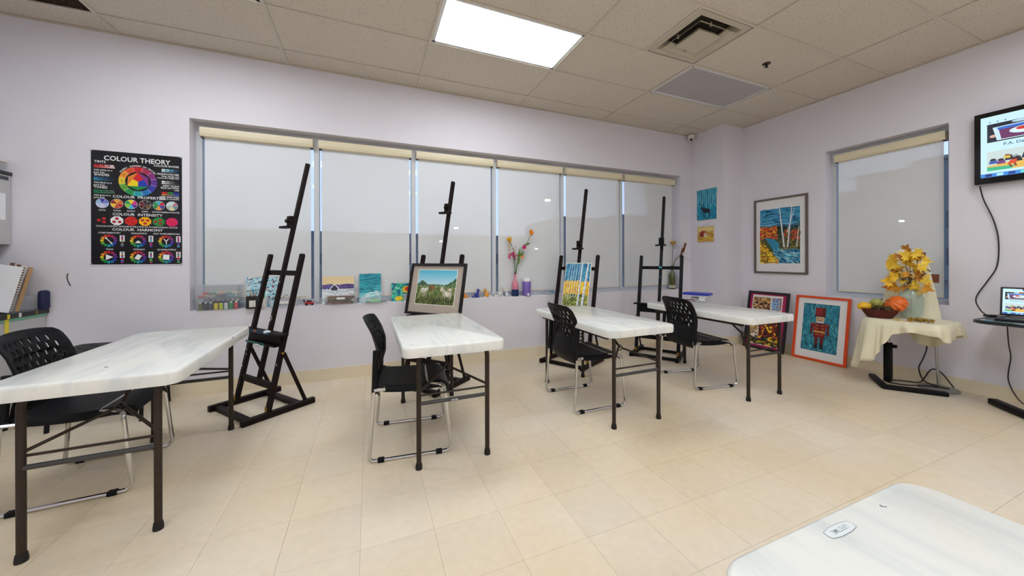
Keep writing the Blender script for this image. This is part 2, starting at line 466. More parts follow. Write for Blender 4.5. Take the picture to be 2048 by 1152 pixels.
troffer(xs[5], xs[6], ys[3], ys[2], False, 'switched-off grey ceiling light panel near the corner pillar')

# return air grille
M_DARK = mat('dark_grille', rgb(70, 54, 38), .7)
g = thing('return_air_grille', 'dark brown egg-crate air grille in the ceiling above the storage cabinets', 'air grille', ((XL+0)/2, -(D0+RW/2), H))
MB().bb(-.5, .5, -.285, .285, .03, .035).build('backing', mat('grille_backing', rgb(52, 38, 26), .9), g)
f = MB()
for k in range(41): f.bb(-.5+k*.025-.0012, -.5+k*.025+.0012, -.285, .285, .006, .02)
for k in range(24): f.bb(-.5, .5, -.285+k*.0248-.0012, -.285+k*.0248+.0012, .006, .02)
f.build('egg_crate', M_DARK, g)

# square ceiling diffuser vent
M_VENT = mat('vent_painted_metal', rgb(196, 186, 168), .5, var=.03)
v = thing('ceiling_vent', 'square stepped supply air vent in the ceiling', 'air vent', (4.877-CW/4, ys[3]-RW/2, H))
def pyr(mb, w0, z0, w1, z1, th=.003):
    for s in (0, 1, 2, 3):
        R = rot_z(s*PI/2)
        q = [R @ Vector(p) for p in ((-w0, -w0, z0), (w0, -w0, z0), (w1, -w1, z1), (-w1, -w1, z1))]
        q2 = [p + Vector((0, 0, th)) for p in q]
        mb.add(q+q2, [(0,1,2,3), (7,6,5,4), (0,4,5,1), (2,6,7,3)])
    return mb
m_ = MB(); pyr(m_, .285, .004, .235, .004); pyr(m_, .235, .004, .19, .07); m_.build('outer_flange', M_VENT, v)
m_ = MB(); pyr(m_, .205, -.014, .15, .03); m_.build('middle_cone', M_VENT, v)
m_ = MB(); m_.bb(-.125, .125, -.125, .125, -.020, -.016); pyr(m_, .125, -.016, .10, .02); m_.build('centre_plate', M_VENT, v)
MB().bb(-.19, .19, -.19, .19, .07, .075).build('throat', mat('vent_throat', rgb(52, 44, 34), .9), v)
for sx, sy in ((-.17, .05), (.05, .17), (.17, -.05), (-.05, -.17)):
    MB().box((sx, sy, .018), (.012, .012, .03)).build('spacer_clip', M_VENT, v)
MB().cyl((0, 0, -.024), (0, 0, -.018), .014).build('screw_cap', M_VENT, v)

# sprinkler and dome camera
sp = thing('sprinkler_head', 'small dark sprinkler head under the ceiling tile', 'sprinkler', (5.524, -1.777, H+.009))
MB().lathe([(.036, 0), (.034, -.006), (.018, -.010)], 16).build('escutcheon', mat('sprinkler_plate', rgb(60, 48, 40), .5), sp, True)
MB().cyl((0,0,-.008), (0,0,-.03), .008).cyl((0,0,-.034), (0,0,-.037), .016).bar((-.010,0,-.01), (-.004,0,-.036), .004).bar((.010,0,-.01), (.004,0,-.036), .004).build('deflector', mat('sprinkler_bronze', rgb(46, 30, 26), .4, .6), sp)
c = thing('security_camera', 'small white dome security camera in the wall corner below the ceiling', 'camera', (6.475, -.075, 3.06))
MB().lathe([(.040, .042), (.052, .030), (.052, 0), (.045, -.03), (.028, -.055), (.004, -.064)], 20).build('housing', mat('camera_white', rgb(225, 222, 220), .35), c, True)
d_ = (CAM - Vector((6.475, -.075, 3.03))).normalized()
MB().cyl(Vector((0,0,-.03))+d_*.030, Vector((0,0,-.03))+d_*.052, .022, .020, 16).build('lens', mat('camera_lens_black', (.006,.006,.008), .15), c, True)
MB().cyl((.02,.02,.04), (.02,.02,.0455), .03).build('mount', MATS['camera_white'], c)

# ------------------------------------------------------------------ windows
M_GLASS = bpy.data.materials.new('window_glass'); M_GLASS.use_nodes = True
nt = M_GLASS.node_tree; nt.nodes.remove(nt.nodes['Principled BSDF'])
tr = nt.nodes.new('ShaderNodeBsdfTransparent'); gl = nt.nodes.new('ShaderNodeBsdfGlossy'); gl.inputs['Roughness'].default_value = .02
fr = nt.nodes.new('ShaderNodeFresnel'); ms = nt.nodes.new('ShaderNodeMixShader'); fr.inputs[0].default_value = 1.45
tr.inputs[0].default_value = (.93, .96, .97, 1)
nt.links.new(fr.outputs[0], ms.inputs[0]); nt.links.new(tr.outputs[0], ms.inputs[1]); nt.links.new(gl.outputs[0], ms.inputs[2]); nt.links.new(ms.outputs[0], nt.nodes['Material Output'].inputs['Surface'])

def shade_material():
    """woven solar screen: diffuse and translucent cloth with a small open fraction"""
    m = bpy.data.materials.new('solar_screen_cloth'); m.use_nodes = True; nt = m.node_tree
    nt.nodes.remove(nt.nodes['Principled BSDF'])
    tc = nt.nodes.new('ShaderNodeTexCoord'); n = nt.nodes.new('ShaderNodeTexNoise'); n.inputs['Scale'].default_value = 2.2; n.inputs['Detail'].default_value = 2
    nt.links.new(tc.outputs['Object'], n.inputs['Vector'])
    cr = nt.nodes.new('ShaderNodeValToRGB'); cr.color_ramp.elements[0].color = (*rgb(232, 232, 231), 1); cr.color_ramp.elements[1].color = (*rgb(238, 238, 236), 1)
    nt.links.new(n.outputs['Fac'], cr.inputs[0])
    d = nt.nodes.new('ShaderNodeBsdfDiffuse'); nt.links.new(cr.outputs[0], d.inputs[0])
    tl = nt.nodes.new('ShaderNodeBsdfTranslucent'); tl.inputs[0].default_value = (.6,.6,.6,1)
    tp = nt.nodes.new('ShaderNodeBsdfTransparent')
    a = nt.nodes.new('ShaderNodeMixShader'); a.inputs[0].default_value = .10
    b = nt.nodes.new('ShaderNodeMixShader'); b.inputs[0].default_value = .10
    nt.links.new(d.outputs[0], a.inputs[1]); nt.links.new(tl.outputs[0], a.inputs[2])
    nt.links.new(a.outputs[0], b.inputs[1]); nt.links.new(tp.outputs[0], b.inputs[2])
    nt.links.new(b.outputs[0], nt.nodes['Material Output'].inputs['Surface'])
    return m
M_SHADE = shade_material()
M_ROLL = mat('blind_cassette_cream', rgb(226, 214, 184), .4, var=.02)
M_HEM = mat('blind_hem_beige', rgb(224, 214, 196), .6)
M_CAP = mat('blind_end_cap', rgb(60, 50, 45), .5)
FY0, FY1 = .135, .19
win = tag(bpy.data.objects.new('window_1', None), kind='structure'); COL.objects.link(win)
fb = MB()
fb.bb(WX0, WX1, FY0, FY1, WZ0, WZ0+.055); fb.bb(WX0, WX1, FY0, FY1, WZ1-.045, WZ1)
fb.bb(WX0, WX0+.045, FY0, FY1, WZ0+.055, WZ1-.045); fb.bb(WX1-.045, WX1, FY0, FY1, WZ0+.055, WZ1-.045)
fb.build('window_frame', M_FRAME, win)
MX = [1.443, 2.408, 3.371, 4.334, 5.307]
for x in MX: MB().bb(x-.024, x+.024, FY0-.02, FY1, WZ0+.03, WZ1-.03).build('mullion', M_FRAME, win)
edges = [WX0+.02] + MX + [WX1-.02]
for a, b in zip(edges[:-1], edges[1:]):
    MB().bb(a+.02, b-.02, .165, .171, WZ0+.04, WZ1-.03).build('glass_pane', M_GLASS, win)
MB().bb(WX0+.001, WX1-.001, .001, FY0, WZ0, WZ0+.004).build('window_sill', M_WALL, win)

def roller_blind(w, z_top, z_bot, label, group, loc, rz):
    t = thing('roller_blind', label, 'roller blind', loc, rz, group)
    prof = [(-.045, -.005), (-.050, -.03), (-.050, -.06), (-.042, -.085), (-.02, -.092), (.03, -.092), (.03, -.005)]
    m_ = MB(); n = len(prof)
    vs = [(-w/2, a, z_top+b) for a, b in prof] + [(w/2, a, z_top+b) for a, b in prof]
    m_.add(vs, [tuple(range(n)), tuple(range(n, 2*n))] + [(i, (i+1) % n, n+(i+1) % n, n+i) for i in range(n)])
    m_.build('cassette', M_ROLL, t)
    MB().add([(-w/2+.022, 0, z_bot), (w/2-.022, 0, z_bot), (w/2-.022, 0, z_top-.08), (-w/2+.022, 0, z_top-.08)], [(0, 1, 2, 3)]).build('shade_cloth', M_SHADE, t)
    MB().bb(-w/2+.022, w/2-.022, -.004, .004, z_bot-.004, z_bot+.018).build('hem_bar', M_HEM, t)
    for s in (-1, 1): MB().bb(s*(w/2-.012)-.012, s*(w/2-.012)+.012, -.03, .02, z_top-.097, z_top-.0925).build('end_bracket', M_CAP, t)
    return t
BL = ['cream roller blind lowered behind the first tall dark easel beside the colour poster', 'cream roller blind lowered behind the snowy cabin and ocean paintings on the sill',
      'cream roller blind lowered behind the easel holding the sheep picture', 'cream roller blind lowered behind the bottle of artificial flowers',
      'cream roller blind lowered behind the easel holding the yellow birch painting', 'cream roller blind lowered behind the empty easel next to the corner pillar']
lims = [WX0+.045] + MX + [WX1-.045]
for k in range(6):
    a, b = lims[k] + (.026 if k else .008), lims[k+1] - (.026 if k < 5 else .008)
    roller_blind(b-a, 2.437, .822, BL[k], 'roller blinds along the long window', ((a+b)/2, .10, 0), 0)

win2 = tag(bpy.data.objects.new('window_2', None), kind='structure'); COL.objects.link(win2)
fb = MB(); x0, x1 = XR+.135, XR+.19
fb.bb(x0, x1, RY0, RY1, RZ0, RZ0+.05); fb.bb(x0, x1, RY0, RY1, RZ1-.045, RZ1)
fb.bb(x0, x1, RY0, RY0+.045, RZ0+.05, RZ1-.045); fb.bb(x0, x1, RY1-.045, RY1, RZ0+.05, RZ1-.045)
fb.build('window_frame', M_FRAME, win2)
MB().bb(XR+.165, XR+.171, RY0+.03, RY1-.03, RZ0+.04, RZ1-.04).build('glass_pane', M_GLASS, win2)
MB().bb(XR+.001, XR+.135, RY0+.001, RY1-.001, RZ0, RZ0+.004).build('window_sill', M_WALL, win2)
roller_blind(RY1-RY0-.10, 2.437, .835, 'cream roller blind lowered over the single window behind the still life', None, (XR+.10, (RY0+RY1)/2-.01, 0), -PI/2)

# ------------------------------------------------------------------ outside: street at dusk
M_ASPH = mat('asphalt', rgb(60, 62, 66), .9, var=.1)
tag(MB().bb(-60, 90, T+.02, 90, -.6, -.5).bb(XR+T+.02, 90, -60, T+.02, -.6, -.5).build('street_ground', M_ASPH), kind='structure')
M_BLDG = mat('far_building_grey', rgb(110, 112, 118), .9, var=.05, scale=.3)
M_BWIN = mat('far_building_window', rgb(44, 52, 64), .2)
def building(x0, x1, y0, y1, h, label, face):
    b = thing('apartment_building', label, 'building', ((x0+x1)/2, (y0+y1)/2, -.5))
    w, d = x1-x0, y1-y0
    MB().bb(-w/2, w/2, -d/2, d/2, 0, h).build('wall', M_BLDG, b)
    MB().bb(-w/2-.15, w/2+.15, -d/2-.15, d/2+.15, h, h+.3).build('roof', M_BLDG, b)
    first = None; wm = MB().bb(-.7, .7, -.06, .06, -.7, .7)
    n = int((w if face == 'y' else d)//3.2)
    for r in range(int((h-1)//3)):
        for c_ in range(n):
            p = (-(n-1)*1.6 + c_*3.2)
            if first is None: o = wm.build('window', M_BWIN, b); first = o.data
            else: o = bpy.data.objects.new('window', first); COL.objects.link(o); o.parent = b
            if face == 'y': o.location = (p, -d/2, 1.9+3*r)
            else: o.location = (-w/2, p, 1.9+3*r); o.rotation_euler = (0, 0, PI/2)
building(29, 39, 42, 56, 7.9, 'grey building across the street seen behind the yellow birch easel', 'y')
building(39.3, 62, 42, 56, 8.7, 'tallest grey building across the street behind the empty easel', 'y')
building(-22, 28.6, 44, 58, 4.9, 'long low grey building across the street seen through the blinds', 'y')
building(45, 58, 15.1, 33, 8.0, 'lowest grey building outside the single window', 'x')
building(45, 58, 11.45, 14.75, 9.3, 'middle grey building outside the single window', 'x')
building(45, 58, -4, 11.1, 9.8, 'tallest grey building outside the single window', 'x')
M_POLE = mat('lamp_post_metal', rgb(70, 74, 78), .5, .4)
M_BULB = mat('street_lamp_glow', (1, .95, .85), .5, emit=(1, .95, .85), estr=200)
def lamp_post(p, arm, label):
    l = thing('street_lamp', label, 'street lamp', (p[0], p[1], -.5), 0, 'street lamps')
    h = p[2]+.5
    MB().cyl((0,0,0), (0,0,h), .09, .06).build('post', M_POLE, l)
    MB().bar((0,0,h), (arm[0], arm[1], h+.1), .06).build('arm', M_POLE, l)
    MB().rbox((arm[0], arm[1], h+.05), (.5, .3, .12), .03).build('lamp_head', M_POLE, l)
    MB().bb(arm[0]-.13, arm[0]+.13, arm[1]-.09, arm[1]+.09, h-.10, h-.012).build('lamp_glass', M_BULB, l)
lamp_post((12.95, 16, 5.05), (-.5, 0), 'street lamp glowing brightest through the blind behind the flowers')
lamp_post((8.9, 24, 3.83), (-.5, 0), 'street lamp glowing through the blind beside the mast of the sheep easel')
lamp_post((22.8, 38, 2.72), (-.5, 0), 'small street lamp glowing just right of the pink flower stems')
lamp_post((10.3, 38, 3.48), (-.5, 0), 'faint street lamp glowing just left of the sheep easel mast')
lamp_post((38, 9.63, 4.05), (0, -.5), 'street lamp glowing through the blind of the single window')

# ------------------------------------------------------------------ folding tables
def table_material(name, seed):
    m = bpy.data.materials.new(name); m.use_nodes = True; nt = m.node_tree; b = nt.nodes['Principled BSDF']
    tc = nt.nodes.new('ShaderNodeTexCoord')
    mp = nt.nodes.new('ShaderNodeMapping'); mp.inputs['Location'].default_value = (seed*3.1, seed*1.7, 0); nt.links.new(tc.outputs['Object'], mp.inputs[0])
    n = nt.nodes.new('ShaderNodeTexNoise'); n.inputs['Scale'].default_value = 4; n.inputs['Detail'].default_value = 7; n.inputs['Distortion'].default_value = .7
    mp2 = nt.nodes.new('ShaderNodeMapping'); mp2.inputs['Scale'].default_value = (3.0, .55, 1); nt.links.new(mp.outputs[0], mp2.inputs[0])
    nt.links.new(mp2.outputs[0], n.inputs['Vector'])
    cr = nt.nodes.new('ShaderNodeValToRGB'); e = cr.color_ramp.elements
    e[0].position = .30; e[0].color = (*rgb(212, 217, 216), 1); e[1].position = .52; e[1].color = (*rgb(234, 233, 227), 1)
    nt.links.new(n.outputs['Fac'], cr.inputs[0])
    # sparse paint flecks
    v = nt.nodes.new('ShaderNodeTexVoronoi'); v.inputs['Scale'].default_value = 9; v.inputs['Randomness'].default_value = 1
    nz = nt.nodes.new('ShaderNodeTexNoise'); nz.inputs['Scale'].default_value = 30
    ad = nt.nodes.new('ShaderNodeMix'); ad.data_type = 'RGBA'; ad.blend_type = 'ADD'; ad.inputs['Factor'].default_value = .06
    nt.links.new(mp.outputs[0], nz.inputs['Vector']); nt.links.new(mp.outputs[0], ad.inputs['A']); nt.links.new(nz.outputs['Color'], ad.inputs['B']); nt.links.new(ad.outputs['Result'], v.inputs['Vector'])
    lt = nt.nodes.new('ShaderNodeMath'); lt.operation = 'LESS_THAN'; lt.inputs[1].default_value = .075; nt.links.new(v.outputs['Distance'], lt.inputs[0])
    sx = nt.nodes.new('ShaderNodeSeparateColor'); nt.links.new(v.outputs['Color'], sx.inputs[0])
    gt = nt.nodes.new('ShaderNodeMath'); gt.operation = 'GREATER_THAN'; gt.inputs[1].default_value = .74; nt.links.new(sx.outputs[0], gt.inputs[0])
    mu = nt.nodes.new('ShaderNodeMath'); mu.operation = 'MULTIPLY'; nt.links.new(lt.outputs[0], mu.inputs[0]); nt.links.new(gt.outputs[0], mu.inputs[1])
    pc = nt.nodes.new('ShaderNodeValToRGB'); pc.color_ramp.interpolation = 'CONSTANT'
    for k, (p_, c_) in enumerate([(0, (110, 116, 120)), (.35, (98, 170, 150)), (.5, (150, 160, 170)), (.7, (222, 200, 120)), (.8, (120, 130, 140))]):
        el = pc.color_ramp.elements[k] if k < 2 else pc.color_ramp.elements.new(p_)
        el.position = p_; el.color = (*rgb(*c_), 1)
    nt.links.new(sx.outputs[1], pc.inputs[0])
    mx = nt.nodes.new('ShaderNodeMix'); mx.data_type = 'RGBA'; nt.links.new(mu.outputs[0], mx.inputs['Factor']); nt.links.new(cr.outputs[0], mx.inputs['A']); nt.links.new(pc.outputs[0], mx.inputs['B'])
    nt.links.new(mx.outputs['Result'], b.inputs['Base Color'])
    b.inputs['Roughness'].default_value = .22; b.inputs['Specular IOR Level'].default_value = .5
    return m
M_TLEG = mat('table_leg_bronze', rgb(54, 44, 37), .45, .25, var=.08, scale=30, spec=.3)
M_TBLK = mat('table_foot_rubber', rgb(20, 16, 15), .7)
M_XBAR = mat('table_crossbar_grey', rgb(70, 70, 70), .45, .4)
TW, TL, TH = .61, 1.20, .722
def table_top():
    m_ = MB(); n = None; rings = []
    for (w, l, r, z) in ((TW-.03, TL-.03, .045, TH-.06), (TW-.004, TL-.004, .055, TH-.058), (TW, TL, .056, TH-.045), (TW, TL, .056, TH-.012), (TW-.006, TL-.006, .055, TH-.003), (TW-.016, TL-.016, .052, TH)):
        rings.append([(x, y_, z) for x, y_ in rrect(w, l, r, 6)])
    n = len(rings[0]); vs = [p for r in rings for p in r]
    fs = [(i*n+k, i*n+(k+1) % n, (i+1)*n+(k+1) % n, (i+1)*n+k) for i in range(len(rings)-1) for k in range(n)]
    fs += [tuple(range(n))[::-1], tuple(range((len(rings)-1)*n, len(rings)*n))]
    return m_.add(vs, fs)
def folding_table(label, cx, cy, rz, matname, seed, sticker=False):
    t = thing('folding_table', label, 'table', (cx, cy, 0), rz, None)
    table_top().build('table_top', table_material(matname, seed), t, True)
    lx, ly = .207, .515
    for sy in (-1, 1):
        for sx in (-1, 1):
            lg = MB().tube([(sx*lx, sy*ly, .012), (sx*lx, sy*ly, .62), (sx*(lx-.005), sy*(ly-.01), TH-.055)], .0142, 10).build('leg', M_TLEG, t, True)
            MB().lathe([(.019, 0), (.0195, .012), (.017, .03), (.0165, .034)], 12, (sx*lx, sy*ly, 0)).build('foot_cap', M_TBLK, lg, True)
        MB().cyl((-lx, sy*ly, .375), (lx, sy*ly, .375), .011).build('crossbar', M_XBAR, t, True)
        MB().cyl((-lx, sy*(ly-.008), .42), (lx, sy*(ly-.008), .42), .006).build('crossbar', M_TLEG, t, True)
        hub = (0, sy*(ly-.19), .515)
        for sx in (-1, 1):
            MB().tube([(sx*lx, sy*(ly-.01), .435), (sx*.02, hub[1], .51)], .0075, 8).build('brace', M_TLEG, t, True)
        MB().tube([hub, (0, sy*.12, TH-.058)], .0085, 8).build('brace', M_TLEG, t, True)
        MB().tube([(math.cos(a)*.02, hub[1], hub[2]+math.sin(a)*.02) for a in [2*PI*k/10 for k in range(11)]], .004, 6).build('lock_ring', M_XBAR, t, True)
        MB().bb(-.25, .25, sy*(ly-.03)-.02, sy*(ly-.03)+.02, TH-.068, TH-.055).build('leg_bracket', M_TLEG, t)
    for sx in (-1, 1): MB().bb(sx*.25-.012, sx*.25+.012, -.5, .5, TH-.085, TH-.057).build('side_rail', M_TLEG, t)
    if sticker:
        p = Print(); p.rect(-.035, -.007, .035, .007, (40, 40, 42)); p.text('LIFETIME', 0, -.0045, .0115, (235, 235, 235)); 
        o = p.build('brand_sticker', ART, t); o.location = (.0, -ly-.0118, .375)
    return t
folding_table('white folding table with grey smears beside the storage cabinets and the first easel', .838, -1.440, math.radians(2.0), 'paint_smeared_top_a', 1)
folding_table('white folding table standing right in front of the framed sheep picture', 2.412, -1.413, 0, 'paint_smeared_top_b', 2, True)
folding_table('white folding table standing right in front of the yellow birch painting', 3.765, -1.445, 0, 'paint_smeared_top_c', 3)
folding_table('white folding table with the blue-lidded plastic box on it', 5.135, -1.485, 0, 'paint_smeared_top_d', 4)
t5 = folding_table('white folding table with an oval maker badge, standing apart on the open floor', 2.742, -3.63-TL/2, 0, 'paint_smeared_top_e', 5)
p = Print(); p.STEP = 6e-5
for (rx, rz, c_) in ((.039, .011, (150, 160, 164)), (.0375, .0098, (214, 219, 220))):
    p.poly([(-rx*.93, -rz*.72), (-rx*.4, -rz), (rx*.4, -rz), (rx*.93, -rz*.72), (rx, 0), (rx*.93, rz*.72), (rx*.4, rz), (-rx*.4, rz), (-rx*.93, rz*.72), (-rx, 0)], c_)
p.text('LIFETIME', 0, -.0042, .0118, (148, 160, 164))
o = p.build('maker_badge', ART, t5); o.location = (-.021, TL/2-.035, TH+.0004); o.rotation_euler = (-PI/2, 0, PI)

# ------------------------------------------------------------------ black sled-base chairs
M_CHB = mat('chair_black_plastic', rgb(11, 11, 15), .5, var=.1, scale=30, bump=.1, bscale=300, spec=.22)
M_CHR = mat('chrome_tube', rgb(205, 205, 205), .18, 1.0)
def back_pt(s, t):
    """backrest surface; s across -1..1, t up 0..1; local +x is forward"""
    z = .37 + .47*t
    prof = [(0, -.205), (.12, -.232), (.25, -.226), (.4, -.212), (.6, -.222), (.8, -.252), (1, -.300)]
    for (a, xa), (b, xb) in zip(prof[:-1], prof[1:]):
        if t <= b: x = xa+(xb-xa)*(t-a)/(b-a); break
    w = .178 + .045*math.sin(min(t/.6, 1)*PI/2) if t < .6 else .223 - .004*((t-.6)/.4)
    c = .045*min(1, .35+t)
    if t > .88:                                                     # rounded upper corners
        k = (t-.88)/.12; w -= .038*k**2.6
    z -= .012*s*s*s*s*max(0, (t-.5)*2)
    return Vector((x + c*s*s, s*w, z))
def chair_back():
    m_ = MB(); NC, NR = 18, 24
    def hole(c_, r_):
        s = (c_+.5)/NC*2-1; t = (r_+.5)/NR
        if r_ % 2 == 1: return False
        if (c_ + (r_//2)) % 2: return False
        if abs(s) > .80 or t > .90: return False
        lo = .36 + .12*(1-abs(s)/.80)
        return t > lo
    # every hole spans cell column c and rows r..r+1
    used = set()
    for r_ in range(NR):
        for c_ in range(NC):
            if (c_, r_) in used: continue
            s0, s1 = c_/NC*2-1, (c_+1)/NC*2-1; t0, t1 = r_/NR, (r_+1)/NR
            if hole(c_, r_):
                used.add((c_, r_+1)); t1 = (r_+2)/NR
                sm, tm_ = (s0+s1)/2, (t0+t1)/2; hs, ht = (s1-s0)*.34, (t1-t0)*.40
                inner = [(sm-hs, tm_-ht*.6), (sm-hs*.5, tm_-ht), (sm+hs*.5, tm_-ht), (sm+hs, tm_-ht*.6), (sm+hs, tm_+ht*.6), (sm+hs*.5, tm_+ht), (sm-hs*.5, tm_+ht), (sm-hs, tm_+ht*.6)]
                outer = [(s0, t0), (sm-hs*.5, t0), (sm+hs*.5, t0), (s1, t0), (s1, t1), (sm+hs*.5, t1), (sm-hs*.5, t1), (s0, t1)]
                vs = [back_pt(*p) for p in outer+inner]
                m_.add(vs, [(i, (i+1) % 8, 8+(i+1) % 8, 8+i) for i in range(8)])
            else:
                m_.add([back_pt(*p) for p in ((s0,t0),(s1,t0),(s1,t1),(s0,t1))], [(0,1,2,3)])
    return m_
def make_chair(label):
    t = thing('sled_chair', label, 'chair', group='black sled-base chairs')
    me = chair_back(); o = me.build('backrest', M_CHB, t, fix=False)
    bm = bmesh.new(); bm.from_mesh(o.data); bmesh.ops.remove_doubles(bm, verts=bm.verts[:], dist=1e-5); bmesh.ops.recalc_face_normals(bm, faces=bm.faces[:]); bm.to_mesh(o.data); bm.free()
    o.data.polygons.foreach_set('use_smooth', [True]*len(o.data.polygons))
    sm = o.modifiers.new('thickness', 'SOLIDIFY'); sm.thickness = .007; sm.offset = 0
    # seat pan
    m_ = MB(); NU, NV = 16, 14; vs = []
    for i in range(NU+1):
        u = i/NU; x = -.215 + .45*u
        z = .448 - .014*math.sin(PI*u) + (.010 if u < .1 else 0)
        if u > .82: k = (u-.82)/.18; z -= .045*k*k
        hw = .225 + .012*math.sin(PI*u) - (.03*((u-.85)/.15)**2 if u > .85 else 0)
        for j in range(NV+1):
            s = j/NV*2-1
            vs.append((x, s*hw, z - .004*(1-s*s) - (.03*max(0, (abs(s)-.86)/.14)**2)))
    m_.add(vs, [(i*(NV+1)+j, (i+1)*(NV+1)+j, (i+1)*(NV+1)+j+1, i*(NV+1)+j+1) for i in range(NU) for j in range(NV)])
    o = m_.build('seat', M_CHB, t, True); s_ = o.modifiers.new('thickness', 'SOLIDIFY'); s_.thickness = .010; s_.offset = 1 if o.data.polygons[0].normal.z < 0 else -1
    for sy in (-1, 1):
        Y = sy*.25; Y2 = sy*.222
        pts = [(-.198, Y2, .60), (-.205, Y2+sy*.006, .50), (-.215, Y-sy*.004, .42), (-.235, Y, .10), (-.240, Y, .04), (-.228, Y, .016), (-.20, Y, .011), (.0, Y, .011), (.19, Y, .011), (.222, Y, .018), (.238, Y, .045), (.232, Y, .10), (.205, Y-sy*.006, .38), (.195, Y-sy*.016, .412), (.17, Y-sy*.035, .42), (.10, Y-sy*.05, .425)]
        MB().tube(pts[2:], .0108, 8, smooth=3).build('sled_leg', M_CHR, t, True)
        MB().tube([(-.205, Y2, .66), (-.209, Y2+sy*.004, .54), (-.213, Y2+sy*.012, .405)], .017, 8, smooth=2).build('back_sleeve', M_CHB, t, True)
        for xx in (-.175, .165):
            MB().rbox((xx, Y, .012), (.038, .030, .024), .004).build('floor_glide', M_CHB, t)
    MB().cyl((.10, -.20, .425), (.10, .20, .425), .0108).build('cross_tube', M_CHR, t, True)
    MB().cyl((-.16, -.235, .425), (-.16, .235, .425), .0108).build('cross_tube', M_CHR, t, True)
    for sy in (-1, 1): MB().tube([(-.215, sy*.245, .43), (-.17, sy*.235, .425)], .0108).build('bracket', M_CHR, t, True)
    return t
ch = make_chair('black perforated sled chair drawn up to the table beside the storage cabinets')
at(ch, (.535, -1.315, 0), math.radians(4))
for lab, x, y_, a in (('black perforated sled chair drawn up to the table before the sheep picture', 2.205, -1.535, -6), ('black perforated sled chair drawn up to the table before the yellow birch painting', 3.665, -1.415, -1.5),
                      ('black perforated sled chair drawn up to the table with the blue-lidded box', 4.985, -1.435, -9)):
    c_ = copy_tree(ch); at(c_, (x, y_, 0), math.radians(a)); c_['label'] = lab

# perforated stool by the wall
st = thing('perforated_stool', 'low black perforated stool between the back wall and the nearest table end', 'stool', (.10, -.29, 0))
m_ = MB(); NX, NY = 9, 7
for i in range(NX):
    for j in range(NY):
        x0, x1, y0, y1 = -.28+i*.56/NX, -.28+(i+1)*.56/NX, -.20+j*.40/NY, -.20+(j+1)*.40/NY
        zc = .535
        if 0 < i < NX-1 and 0 < j < NY-1 and (i+j) % 2 == 0:
            xm, ym = (x0+x1)/2, (y0+y1)/2; hx, hy = .018, .011
            inn = [(xm+hx*math.cos(2*PI*k/8+PI*1.25), ym+hy*math.sin(2*PI*k/8+PI*1.25)) for k in range(8)]
            out = [(x0,y0), (xm,y0), (x1,y0), (x1,ym), (x1,y1), (xm,y1), (x0,y1), (x0,ym)]
            m_.add([(a, b, zc) for a, b in out+inn], [(k, (k+1) % 8, 8+(k+1) % 8, 8+k) for k in range(8)])
        else: m_.add([(x0,y0,zc), (x1,y0,zc), (x1,y1,zc), (x0,y1,zc)], [(0,1,2,3)])
o = m_.build('seat', M_CHB, st); s_ = o.modifiers.new('thickness', 'SOLIDIFY'); s_.thickness = .012; s_.offset = 0
r_ = [(x, y_, .53) for x, y_ in rrect(.57, .41, .05)]; MB().tube(r_+[r_[0]], .012, 6).build('seat_rim', M_CHB, st, True)
for sx in (-1, 1):
    for sy in (-1, 1): MB().tube([(sx*.24, sy*.16, .53), (sx*.25, sy*.20, 0)], .013, 8).build('leg', M_CHB, st, True)
for sy in (-1, 1): MB().cyl((-.245, sy*.185, .2), (.245, sy*.185, .2), .009).build('rung', M_CHB, st, True)

